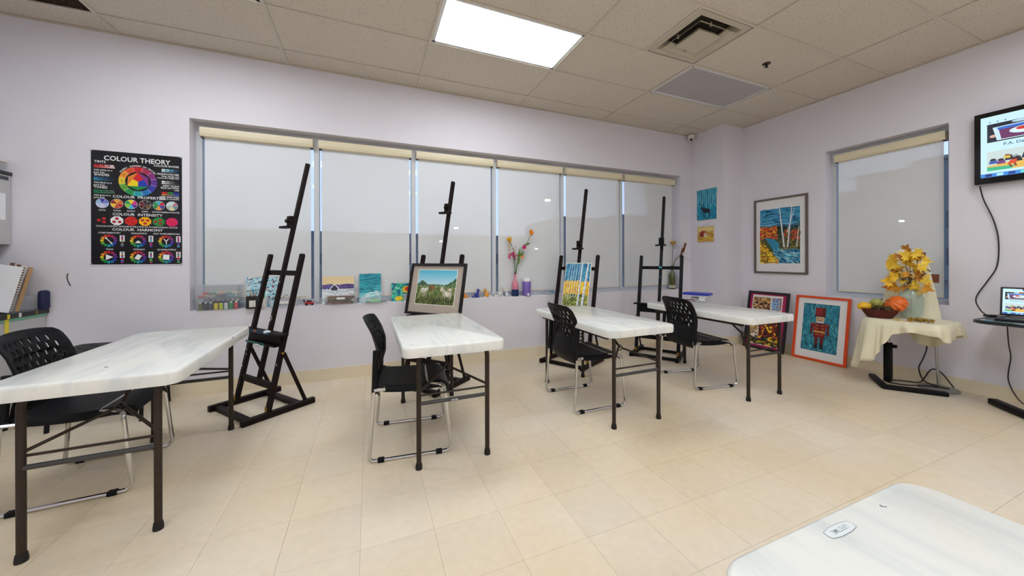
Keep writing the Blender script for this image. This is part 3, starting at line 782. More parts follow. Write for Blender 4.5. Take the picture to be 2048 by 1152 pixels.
# ------------------------------------------------------------------ studio easels
M_EAS = mat('easel_dark_wood', rgb(22, 8, 8), .5, var=.25, scale=14, spec=.2)
M_EAB = mat('easel_black_wood', rgb(11, 11, 14), .5, var=.25, scale=14, spec=.2)
M_BRS = mat('brass_fitting', rgb(196, 150, 50), .35, .8)
M_PBL = mat('paint_crust_blue', rgb(24, 62, 96), .5, var=.5, scale=60)
M_PTE = mat('paint_crust_teal', rgb(20, 96, 90), .5, var=.5, scale=60)
M_PWH = mat('paint_crust_white', rgb(214, 222, 230), .5, var=.1)
M_POR = mat('paint_crust_orange', rgb(190, 96, 50), .5, var=.2)
LEAN = .217
def ey(z, off=0): return LEAN*(z-.06)+off
def easel(label, c_, deg, wood, tray_z=.62, clamp_z=1.50, mast_top=2.09, paint=None, splat=0):
    t = thing('studio_easel', label, 'easel', (c_[0], c_[1], 0), math.radians(deg), 'tall studio easels')
    for s in (-1, 1):
        MB().rbox((s*.265, .0775, .024), (.04, .535, .046), .004, seg=1).build('base_runner', wood, t)
        MB().bar((s*.25, ey(.05), .05), (s*.25, ey(1.245), 1.245), .038, .030, (0,1,0)).cyl((s*.25, ey(1.245)-.015, 1.245), (s*.25, ey(1.245)+.015, 1.245), .019, n=14).build('upright', wood, t)
        MB().rbox((s*.25-s*.0, ey(.06)-.02, .062), (.024, .006, .045), .002, seg=1).build('hinge', M_BRS, t)
        MB().bar((s*.272, ey(.475)+.01, .475), (s*.265, .27, .045), .012, .026, (0,1,0)).build('brace', wood, t)
        MB().cyl((s*.266, ey(.475)-.002, .475), (s*.285, ey(.475)-.002, .475), .008).build('bolt', M_BRS, t)
    MB().bar((-.25, -.135, .024), (.25, -.135, .024), .045, .028).build('base_crosspiece', wood, t)
    MB().bar((-.25, .23, .024), (.25, .23, .024), .045, .028).build('base_crosspiece', wood, t)
    MB().bar((-.25, ey(.225), .225), (.25, ey(.225), .225), .022, .05).build('lower_rail', wood, t)
    MB().bar((-.25, ey(1.10, .012), 1.10), (.25, ey(1.10, .012), 1.10), .02, .042).build('upper_rail', wood, t)
    mz = mast_top-.015
    MB().bar((0, ey(.20, .012), .20), (0, ey(mz, .012), mz), .034, .028, (0,1,0)).cyl((0, ey(mz, .012)-.014, mz), (0, ey(mz, .012)+.014, mz), .017, n=14).build('mast', wood, t)
    # canvas tray
    tr_ = MB().rbox((0, ey(tray_z)-.035, tray_z), (.60, .075, .018), .003, seg=1).build('tray', wood, t)
    MB().rbox((0, ey(tray_z)-.02, tray_z-.05), (.50, .03, .08), .003, seg=1).build('tray_box', wood, t)
    MB().rbox((0, ey(tray_z)-.035, tray_z-.095), (.44, .07, .014), .003, seg=1).build('tray_ledge', wood, t)
    # canvas clamp
    MB().rbox((0, ey(clamp_z)-.008, clamp_z+.045), (.062, .05, .10), .006, seg=1).build('clamp_block', wood, t)
    MB().rbox((0, ey(clamp_z)-.05, clamp_z-.005), (.13, .06, .02), .004, seg=1).build('clamp_lip', wood, t)
    MB().cyl((0, ey(clamp_z)-.03, clamp_z+.05), (0, ey(clamp_z)-.055, clamp_z+.05), .016, n=8).build('clamp_knob', wood, t, True)
    rnd = random.Random(splat)
    if paint:
        m_ = {'b': M_PBL, 't': M_PTE}[paint]
        MB().rbox((-.05, ey(tray_z)-.073, tray_z+.002), (.42, .006, .02), .002, seg=1).build('dried_paint', M_PBL, t)
        MB().rbox((-.07, ey(tray_z)-.071, tray_z-.093), (.30, .006, .018), .002, seg=1).build('dried_paint', M_PTE, t)
        MB().ball((.10, ey(tray_z)-.06, tray_z+.01), (.035, .025, .014)).build('dried_paint', M_PWH, t, True)
        MB().ball((-.06, ey(tray_z)-.072, tray_z+.006), (.025, .008, .008)).build('dried_paint', M_POR, t, True)
        MB().ball((-.0, ey(tray_z-.09)-.07, tray_z-.10), (.05, .008, .010)).build('dried_paint', M_PWH, t, True)
    for k in range(splat):
        s = rnd.choice((-1, 0, 1)); z = rnd.uniform(.3, 1.2); yy = ey(z)-.0155 + (.012 if s == 0 else 0)
        MB().ball((s*.25+rnd.uniform(-.012, .012), yy, z), (.006, .002, rnd.uniform(.006, .014)), 6, 4).build('paint_drip', rnd.choice((M_PWH, M_PTE, M_PWH, M_POR)), t, True)
    return t
EAS = [((1.07, -.593), -52), ((2.435, -.567), -50), ((4.09, -.45), -61), ((5.26, -.616), -57)]
easel('empty dark brown easel with a paint-crusted tray beside the colour poster wall', *EAS[0], M_EAS, .62, 1.50, 2.09, 'b', 14)
easel('dark brown easel holding the framed sheep picture', *EAS[1], M_EAS, .645, 1.70, 2.045)
easel('dark brown easel holding the unframed yellow birch painting', *EAS[2], M_EAS, .64, 1.345, 2.10)
e4 = easel('empty black easel with pale blue paint marks beside the green bottle on the sill', *EAS[3], M_EAB, .635, 1.40, 2.06)
M_LBL = mat('paint_crust_sky', rgb(60, 150, 190), .5)
MB().ball((0, ey(1.105)-.014, 1.105), (.02, .004, .014)).build('paint_mark', M_LBL, e4, True)
MB().ball((0, ey(.98)-.006, .98), (.015, .003, .003)).build('paint_mark', M_LBL, e4, True)

# ------------------------------------------------------------------ artworks
R_ = random.Random(3)
def art_sheep(w, h):
    p = Print(); W_, H_ = w/2, h/2
    p.grad(-W_, H_*.05, W_, H_, (206, 232, 240), (88, 190, 222), 12)
    p.grad(-W_, -H_, W_, H_*.12, (70, 92, 48), (150, 170, 120), 10)
    p.strokes((-W_, -H_*.02, W_, H_*.14), 160, [(150, 175, 130), (120, 150, 100), (176, 190, 150)], .03, .006, 0, .3)
    p.strokes((-W_, H_*.10, -W_*.45, H_*.36), 90, [(74, 106, 84), (52, 84, 62), (96, 128, 100)], .025, .014, .8, 1.2, inside=lambda x, z: z < H_*(.36-.9*abs(x/W_+.75)))
    p.strokes((W_*.5, H_*.02, W_, H_*.5), 160, [(70, 110, 70), (50, 86, 52), (110, 146, 90)], .025, .014, .8, 1.2, inside=lambda x, z: z < H_*(.05+.9*(x/W_-.5)))
    p.strokes((-W_, H_*.05, W_, H_*.16), 60, [(66, 100, 70), (96, 126, 88)], .02, .012, 1.2, .6)
    p.strokes((-W_, -H_, W_, H_*.02), 700, [(74, 100, 44), (50, 74, 34), (120, 134, 60), (160, 160, 80), (96, 116, 62), (40, 60, 30), (190, 178, 120)], .035, .005, PI/2, .6, 20)
    def sheep(x, z, s, body, face, flip=1):
        for k in (-.55, -.3, .35, .6): p.line(x+k*s*.9, z-s*.3, x+k*s*.9+R_.uniform(-.01, .01), z-s*.95, s*.12, tuple(c*.8 for c in face))
        for k in range(26):
            a = R_.uniform(0, 6.28); r = R_.uniform(0, 1); c = R_.choice(body)
            p.ell(x+s*.75*r*math.cos(a), z+s*.42*r*math.sin(a), s*.22, s*.17, c, 9)
        p.ell(x-flip*s*.85, z+s*.38, s*.2, s*.27, face, 10); p.ell(x-flip*s*.92, z+s*.22, s*.11, s*.13, tuple(min(255, c*1.1) for c in face), 9)
        p.line(x-flip*s*.68, z+s*.52, x-flip*s*.5, z+s*.45, s*.08, face)
    sheep(W_*.62, -H_*.28, w*.17, [(226, 220, 200), (205, 196, 172), (240, 236, 222), (186, 176, 150)], (228, 204, 186))
    sheep(-W_*.62, -H_*.22, w*.12, [(222, 220, 204), (200, 200, 180), (238, 236, 226)], (222, 214, 196), -1)
    sheep(-W_*.18, H_*.0, w*.085, [(140, 90, 62), (120, 74, 52), (160, 106, 76)], (150, 100, 70))
    p.strokes((-W_, -H_, W_, -H_*.62), 240, [(44, 62, 30), (90, 104, 48), (150, 150, 90), (30, 44, 26)], .04, .005, PI/2, .5, 12)
    return p
def trunk(p, x0, z0, x1, z1, w0, w1, n=10, pale=(240, 242, 244), dk=(30, 32, 44)):
    p.line(x0, z0, x1, z1, w0, pale, w1)
    for k in range(n):
        t = (k+R_.uniform(.1, .9))/n; x = x0+(x1-x0)*t; z = z0+(z1-z0)*t; w = w0+(w1-w0)*t
        s = R_.choice((-1, 1)); l = w*R_.uniform(.3, .8)
        p.line(x+s*w/2, z, x+s*(w/2-l), z+R_.uniform(-.3, .3)*w, w*.28, dk, w*.08)
    p.line(x0+w0*.35, z0, x1+w1*.35, z1, w0*.22, (150, 176, 206), w1*.2)
def art_birch_easel(w, h):
    p = Print(); W_, H_ = w/2, h/2
    p.rect(-W_, -H_, W_, H_, (246, 240, 214)); W_ -= .008; H_ -= .008
    p.grad(-W_, H_*.1, W_, H_, (74, 156, 196), (36, 120, 168), 8)
    p.strokes((-W_, H_*.08, W_, H_), 300, [(40, 128, 176), (60, 150, 190), (96, 180, 200), (24, 96, 140)], .05, .010, 1.2, .3, 14)
    p.grad(-W_, -H_*.55, W_, H_*.14, (236, 180, 30), (250, 206, 60), 6)
    p.strokes((-W_, -H_*.55, W_, H_*.2), 220, [(248, 200, 40), (240, 170, 20), (255, 222, 90), (226, 150, 30)], .04, .010, 1.3, .4, 12)
    p.grad(-W_, -H_, W_, -H_*.5, (120, 140, 60), (170, 176, 70), 5)
    p.strokes((-W_, -H_, W_, -H_*.45), 260, [(96, 124, 54), (60, 90, 44), (200, 196, 90), (150, 160, 70), (40, 66, 50)], .05, .008, .7, .3, 12)
    for x, b, wd in ((-.82, -.62, .006), (-.62, -.7, .008), (-.42, -.66, .007), (-.2, -.6, .008), (.02, -.56, .007)):
        trunk(p, W_*x, H_*b, W_*(x+.16), H_, wd, wd*.6, 14)
    trunk(p, W_*.22, -H_*.98, W_*.34, H_, .026, .016, 20); trunk(p, W_*.58, -H_*.98, W_*.82, H_, .034, .02, 22)
    return p
def art_river(w, h):
    p = Print(); W_, H_ = w/2, h/2
    p.grad(-W_, H_*.3, W_, H_, (120, 190, 214), (30, 128, 178), 10)
    p.strokes((-W_, H_*.45, W_, H_), 120, [(40, 136, 184), (70, 160, 196), (28, 110, 160)], .1, .014, 0, .2)
    p.poly([(-W_, H_*.2), (-W_, H_*.42), (-W_*.5, H_*.36), (0, H_*.45), (W_*.5, H_*.38), (W_, H_*.46), (W_, H_*.1)], (52, 104, 132))
    p.rect(-W_, -H_, W_, H_*.25, (70, 84, 50))
    p.strokes((-W_, -H_*.1, W_, H_*.34), 260, [(30, 66, 44), (22, 50, 36), (60, 84, 50)], .06, .014, PI/2, .15, 14)
    p.strokes((-W_, -H_*.1, -W_*.1, H_*.36), 150, [(206, 60, 30), (230, 110, 30), (180, 40, 30), (240, 160, 40)], .028, .02, .5, 1.5, 14)
    p.strokes((W_*.2, -H_*.2, W_, H_*.2), 120, [(190, 70, 40), (150, 60, 40), (220, 120, 50), (60, 90, 60)], .03, .018, .5, 1.5, 14)
    p.poly([(-W_*.75, -H_*.05), (-W_*.25, -H_*.12), (W_*.2, -H_*.42), (W_, -H_*.55), (W_, -H_), (-W_*.1, -H_), (-W_*.25, -H_*.6), (-W_*.5, -H_*.3)], (44, 140, 178))
    p.strokes((-W_*.3, -H_, W_, -H_*.45), 220, [(90, 190, 210), (30, 110, 160), (170, 220, 230), (20, 90, 130)], .07, .009, -.5, .3, 16)
    p.strokes((0, -H_*.48, W_, -H_*.2), 150, [(110, 110, 60), (70, 80, 46), (150, 130, 70)], .05, .012, -.2, .4, 10)
    p.strokes((-W_, -H_, -W_*.05, -H_*.1), 420, [(250, 200, 20), (240, 160, 20), (255, 226, 70), (206, 120, 20), (110, 110, 40)], .032, .018, .6, 1.5, 20, inside=lambda x, z: z < -H_*(.1+.85*(x/W_+1)))
    for x0, x1, wd in ((.25, .02, .022), (.42, .62, .018), (.85, .95, .012)):
        trunk(p, W_*x0, -H_*.42, W_*x1, H_*(1 if wd > .015 else .3), wd, wd*.6, 18)
    trunk(p, W_*.4, H_*.1, W_*.75, H_*.95, .012, .006, 10)
    return p
def art_moose(w, h):
    p = Print(); W_, H_ = w/2, h/2
    p.grad(-W_, -H_, W_, H_, (20, 140, 176), (40, 168, 196), 8)
    p.strokes((-W_, -H_, W_, H_), 160, [(24, 130, 170), (60, 180, 205), (20, 110, 150)], .09, .010, PI/2, .1, 8)
    for k in range(9):
        x = W_*(-.85+k*.21); p.line(x, -H_*R_.uniform(.0, .2), x+.004, H_, .008, (150, 214, 224), .005)
    for k in range(7):
        x = W_*(-.75+k*.26); p.line(x, H_*.0, x, H_, .006, (14, 84, 120), .004)
    D = (14, 20, 34); x, z, s = -.0, -H_*.42, w*.3
    p.ell(x, z, s*.62, s*.34, D, 16); p.ell(x-s*.4, z+s*.16, s*.32, s*.32, D, 12)
    p.poly([(x-s*.6, z+s*.2), (x-s*.75, z+s*.75), (x-s*1.05, z+s*.55), (x-s*1.1, z+s*.4), (x-s*.8, z+s*.3)], D)
    for k in (-.5, -.3, .35, .52): p.line(x+k*s, z-s*.1, x+k*s+s*.06, z-s*1.0, s*.13, D, s*.08)
    for dx in (-.35, .25):
        p.poly([(x-s*.72, z+s*.7), (x-s*(.72-dx), z+s*.95), (x-s*(.72-dx*1.9), z+s*1.25), (x-s*(.72-dx*1.3), z+s*1.05), (x-s*(.72-dx*.9), z+s*1.2), (x-s*(.72-dx*.6), z+s*.92)], D)
    p.poly([(x-s*.3, z-s*1.05), (x+s*.6, z-s*1.05), (x+s*.3, z-s*1.2), (x-s*.2, z-s*1.2)], (18, 70, 100))
    return p
def art_barn(w, h):
    p = Print(); W_, H_ = w/2, h/2
    p.rect(-W_, -H_, W_, H_, (214, 172, 92))
    p.grad(-W_*.94, -H_*.9, W_*.94, H_*.9, (214, 170, 70), (236, 214, 150), 8)
    p.strokes((-W_*.9, -H_*.85, W_*.9, -H_*.25), 60, [(226, 180, 60), (196, 140, 50), (236, 200, 90)], .04, .010, 0, .3)
    p.strokes((W_*.2, -H_*.35, W_*.9, H_*.35), 60, [(206, 150, 50), (180, 120, 40), (150, 130, 60)], .02, .012, 1.3, .5)
    p.poly([(-W_*.7, -H_*.3), (-W_*.7, H_*.2), (-W_*.45, H_*.5), (-W_*.2, H_*.2), (-W_*.2, -H_*.3)], (150, 36, 26))
    p.poly([(-W_*.45, H_*.5), (W_*.05, H_*.42), (W_*.2, H_*.12), (-W_*.2, H_*.2)], (176, 60, 44)); p.rect(-W_*.2, -H_*.3, W_*.18, H_*.15, (228, 222, 200))
    p.rect(-W_*.5, -H_*.3, -W_*.36, 0, (60, 20, 18)); p.rect(-W_*.08, -H_*.1, W_*.06, H_*.06, (110, 60, 40))
    p.line(-W_*.85, -H_*.5, -W_*.75, H_*.3, .008, (90, 60, 30))
    return p
def art_soldier(w, h):
    p = Print(); W_, H_ = w/2, h/2
    p.rect(-W_, -H_, W_, H_, (16, 60, 76)); W_ -= .004; H_ -= .004
    p.rect(-W_, -H_, W_, H_, (34, 128, 150))
    p.strokes((-W_, -H_, W_, H_), 420, [(30, 120, 146), (50, 150, 168), (20, 96, 124), (84, 176, 186), (16, 80, 108)], .05, .010, PI/2, .7, 14)
    r, d = (138, 22, 26), (92, 14, 20)
    p.rect(-W_*.3, H_*.5, W_*.28, H_*.86, r); p.rect(-W_*.32, H_*.46, W_*.3, H_*.52, (40, 24, 20)); p.rect(W_*.1, H_*.5, W_*.28, H_*.86, d)
    p.rect(-W_*.24, H_*.22, W_*.22, H_*.47, (206, 170, 130)); p.ell(-W_*.12, H_*.38, W_*.04, H_*.02, (30, 30, 30)); p.ell(W_*.1, H_*.38, W_*.04, H_*.02, (30, 30, 30))
    p.rect(-W_*.18, H_*.22, W_*.16, H_*.27, (236, 230, 220)); p.rect(-W_*.15, H_*.28, W_*.13, H_*.31, (60, 40, 34))
    p.poly([(-W_*.4, H_*.18), (W_*.38, H_*.18), (W_*.3, -H_*.42), (-W_*.32, -H_*.42)], r)
    p.strokes((-W_*.3, -H_*.4, W_*.28, H_*.16), 60, [(150, 34, 34), (112, 18, 22)], .05, .012, PI/2, .4)
    for s in (-1, 1):
        p.ell(s*W_*.44, H_*.13, W_*.1, H_*.06, (150, 40, 36), 12); p.poly([(s*W_*.38, H_*.1), (s*W_*.54, H_*.1), (s*W_*.55, -H_*.3), (s*W_*.42, -H_*.32)], d)
        p.rect(s*W_*.16-W_*.1, -H_*.72, s*W_*.16+W_*.1, -H_*.4, (100, 20, 26)); p.rect(s*W_*.16-W_*.1, -H_*.9, s*W_*.16+W_*.1, -H_*.7, (26, 16, 30))
        for k in range(4): p.ell(s*W_*.12, H_*(.08-.12*k), W_*.025, H_*.014, (214, 170, 70), 10); p.line(s*W_*.12, H_*(.08-.12*k), s*W_*.24, H_*(.1-.12*k), .004, (214, 170, 70))
    p.rect(-W_*.34, -H_*.2, W_*.32, -H_*.15, (214, 170, 70))
    return p
def art_collage(w, h):
    p = Print(); W_, H_ = w/2, h/2
    p.rect(-W_, -H_, W_, H_, (176, 24, 84)); p.rect(-W_*.86, -H_*.93, W_*.80, H_*.95, (232, 228, 224))
    def photo(x0, z0, x1, z1, cols, n, blob):
        p.rect(W_*x0, H_*z0, W_*x1, H_*z1, cols[0]); base = (W_*x0, H_*z0, W_*x1, H_*z1)
        p.strokes(base, n, cols, blob, blob*.6, .5, 1.6, 14)
    photo(-.8, .42, .16, .86, [(120, 80, 40), (196, 146, 60), (230, 190, 120), (80, 50, 30), (200, 150, 130)], 120, .03)
    photo(.24, .42, .74, .86, [(120, 170, 210), (90, 130, 190), (214, 206, 200), (190, 90, 90)], 70, .03)
    for x, z in ((-.6, .6), (-.35, .55), (-.1, .6)): p.ell(W_*x, H_*z, .022, .028, (206, 160, 130), 12); p.ell(W_*x, H_*z+.018, .024, .018, (70, 44, 28), 12)
    for k in range(7): p.line(-W_*.75, H_*(.32-.05*k), W_*R_.uniform(.4, .7), H_*(.32-.05*k), .003, (120, 118, 118))
    photo(-.84, -.55, -.4, -.05, [(176, 130, 80), (220, 180, 90), (110, 120, 150), (230, 220, 200)], 60, .03)
    photo(-.34, -.9, .78, -.02, [(150, 30, 20), (60, 20, 16), (226, 110, 20), (246, 190, 30), (30, 24, 20), (100, 30, 20)], 200, .04)
    p.strokes((-W_*.84, -H_*.9, W_*.78, -H_*.62), 90, [(20, 18, 18), (236, 190, 30), (60, 90, 40), (30, 20, 20)], .05, .02, .1, .6, 8)
    for k in range(8): p.line(-W_*.8+k*.012, -H_*.72, -W_*.8+k*.012, -H_*.66, .006, (240, 236, 230))
    return p
def art_blossom(w, h):
    p = Print(); W_, H_ = w/2, h/2
    p.rect(-W_, -H_, W_, H_, (190, 228, 238))
    p.strokes((-W_, -H_, W_, H_), 120, [(170, 218, 236), (214, 238, 244), (140, 200, 226)], .03, .012, .5, 1.2, 8)
    for k in range(9):
        z = R_.uniform(-H_, H_); p.line(-W_, z, W_, z+R_.uniform(-.05, .08), .004, (40, 60, 80), .002)
    p.strokes((-W_, -H_, W_, H_), 90, [(196, 30, 50), (20, 60, 110), (30, 30, 50), (150, 20, 40), (20, 110, 140), (246, 246, 250)], .016, .011, .3, 1.5, 14)
    return p
def art_cabin(w, h):
    p = Print(); W_, H_ = w/2, h/2
    p.grad(-W_, H_*.1, W_, H_, (246, 222, 160), (232, 208, 168), 6)
    p.poly([(-W_, H_*.05), (-W_, H_*.38), (-W_*.5, H_*.45), (0, H_*.36), (W_*.5, H_*.45), (W_, H_*.4), (W_, H_*.05)], (104, 84, 150))
    p.strokes((-W_, H_*.08, W_, H_*.38), 60, [(90, 72, 140), (120, 100, 166), (70, 60, 110)], .03, .008, 0, .3)
    p.rect(-W_, -H_, W_, H_*.1, (236, 240, 244)); p.strokes((-W_, -H_, W_, 0), 70, [(206, 220, 232), (246, 248, 250), (176, 200, 216)], .05, .010, -.15, .2)
    for k in range(16):
        x = -W_+k*w/16+R_.uniform(-.004, .004)
        if abs(x+W_*.25) > W_*.28: p.poly([(x-.006, H_*.06), (x+.006, H_*.06), (x, H_*.06+R_.uniform(.012, .03))], (40, 50, 74))
    p.poly([(-W_*.45, -H_*.02), (-W_*.45, H_*.2), (-W_*.25, H_*.38), (-W_*.05, H_*.2), (-W_*.05, -H_*.02)], (52, 46, 70)); p.poly([(-W_*.28, H_*.42), (-W_*.2, H_*.42), (W_*.05, H_*.14), (-W_*.02, H_*.12)], (244, 246, 250)); p.poly([(-W_*.28, H_*.42), (-W_*.22, H_*.4), (-W_*.46, H_*.12), (-W_*.52, H_*.16)], (236, 240, 246))
    for k in range(11): p.line(-W_*.1+k*.02, -H_*.2+k*.001, -W_*.1+k*.02, -H_*.02+k*.002, .0025, (70, 60, 70))
    return p
def art_ocean(w, h):
    p = Print(); W_, H_ = w/2, h/2
    p.grad(-W_, -H_, W_, H_, (150, 220, 224), (20, 136, 156), 14)
    p.strokes((-W_, -H_*.3, W_, H_), 160, [(24, 140, 160), (40, 166, 180), (16, 112, 136), (70, 190, 196)], .07, .007, .15, .2, 12)
    p.strokes((-W_, -H_, W_, -H_*.2), 150, [(240, 250, 250), (200, 238, 240), (120, 206, 214)], .05, .007, .2, .3, 12, inside=lambda x, z: z < -H_*.3 + x*.5)
    p.strokes((0, -H_, W_, -H_*.72), 16, [(226, 204, 160)], .04, .008, .1, .2, 6)
    return p
def art_swirl(w, h):
    p = Print(); W_, H_ = w/2, h/2
    p.rect(-W_, -H_, W_, H_, (40, 170, 140))
    p.strokes((-W_, -H_, W_, H_), 110, [(30, 160, 130), (60, 200, 170), (20, 110, 150), (120, 210, 180)], .05, .02, .7, 1.5, 10)
    p.ell(W_*.35, H_*.3, W_*.5, H_*.4, (236, 190, 40)); p.ell(W_*.45, H_*.35, W_*.35, H_*.26, (206, 40, 50)); p.poly([(-W_*.1, H_*.9), (W_, H_*.5), (W_, H_)], (30, 60, 150)); p.ell(-W_*.4, -H_*.7, W_*.35, H_*.25, (246, 210, 40)); p.strokes((0, -H_, W_, -H_*.2), 30, [(226, 222, 214), (206, 200, 190), (170, 190, 190)], .05, .02, .2, .6, 6)
    return p

M_FBLK = mat('frame_black', rgb(24, 20, 22), .35, var=.1)
M_FORG = mat('frame_orange', rgb(222, 74, 14), .4, var=.04)
M_FGRY = mat('frame_pewter', rgb(112, 98, 92), .4, .3, var=.05)
M_MATW = mat('mat_board_white', rgb(232, 230, 230), .8, var=.02)
M_MATT = mat('mat_board_taupe', rgb(186, 172, 160), .8, var=.03, scale=30)
M_BACK = mat('frame_backing', rgb(120, 96, 70), .9)
def framed(label, w, h, fwid, fm, mm, art, aw, ah, aoff, loc, rz, rx, depth=.02, inner_line=None):
    """picture hanging or leaning: origin at the centre of its lower edge, facing local -Y"""
    t = thing('framed_picture', label, 'picture', loc, rz, None, rx)
    f = MB()
    f.bb(-w/2, w/2, -depth, 0, 0, fwid).bb(-w/2, w/2, -depth, 0, h-fwid, h).bb(-w/2, -w/2+fwid, -depth, 0, fwid, h-fwid).bb(w/2-fwid, w/2, -depth, 0, fwid, h-fwid)
    f.build('frame', fm, t)
    MB().bb(-w/2+fwid, w/2-fwid, -.006, -.001, fwid, h-fwid).build('mat_board', mm, t)
    if inner_line: MB().bb(aoff[0]-aw/2-.008, aoff[0]+aw/2+.008, -.0068, -.006, aoff[1]-ah/2-.008, aoff[1]+ah/2+.008).build('inner_mat', inner_line, t)
    o = art(aw, ah).build('artwork', ART, t); o.location = (aoff[0], -.0072, aoff[1])
    return t
def canvas(name, label, cat, w, h, art, loc, rz, rx, d=.016, group=None):
    t = thing(name, label, cat, loc, rz, group, rx)
    MB().bb(-w/2, w/2, -d, 0, 0, h).build('canvas_panel', mat('canvas_edge', rgb(226, 222, 212), .8), t)
    o = art(w, h).build('artwork', ART, t); o.location = (0, -d-.0003, h/2)
    return t
def on_easel(k, lx, z, off):
    c_, deg = EAS[k]; r = math.radians(deg); yy = ey(z)+off
    return (c_[0]+lx*math.cos(r)-yy*math.sin(r), c_[1]+lx*math.sin(r)+yy*math.cos(r), z), r, -math.atan(LEAN)
RW90 = -PI/2
l_, r_, x_ = on_easel(1, -.008, .656, -.018)
framed('black framed picture of sheep in a meadow resting on an easel', .70, .525, .026, M_FBLK, M_MATT, art_sheep, .485, .345, (.0, .285), l_, r_, x_, .022, mat('inner_mat_cream', rgb(240, 236, 220), .8))
l_, r_, x_ = on_easel(2, .018, .650, -.018)
canvas('unframed_painting', 'yellow and blue birch forest painting resting on an easel', 'painting', .345, .530, art_birch_easel, l_, r_, x_, .006)
framed('pewter framed autumn river and birch landscape hanging on the wall', .655, 1.008, .024, M_FGRY, M_MATW, art_river, .490, .722, (-.005, .500), (XR-.002, -1.043, 1.018), RW90, 0, .022)
canvas('wall_painting', 'teal painting of a dark moose hanging on the corner pillar', 'painting', .325, .448, art_moose, (PX-.002, -.292, 1.795), RW90, 0, .018)
bp_ = canvas('wall_plaque', 'small golden barn plaque hanging from a wire on the corner pillar', 'painting', .275, .225, art_barn, (PX-.002, -.268, 1.468), RW90, 0, .012)
MB().tube([(-.09, -.006, .222), (0, -.004, .258), (.09, -.006, .222)], .0015, 5).build('hanging_wire', mat('thin_wire', rgb(60, 50, 46), .5), bp_)
framed('black framed collage on a magenta mat leaning on the wall at floor level', .525, .775, .030, M_FBLK, M_MATW, art_collage, .465, .715, (0, .3875), (6.795, -.925, .002), RW90-.0, -.175, .02)
framed('orange framed toy soldier picture leaning on the wall at floor level', .545, .765, .026, M_FORG, M_MATW, art_soldier, .36, .56, (-.005, .395), (6.825, -1.535, .002), RW90, -.145, .02)

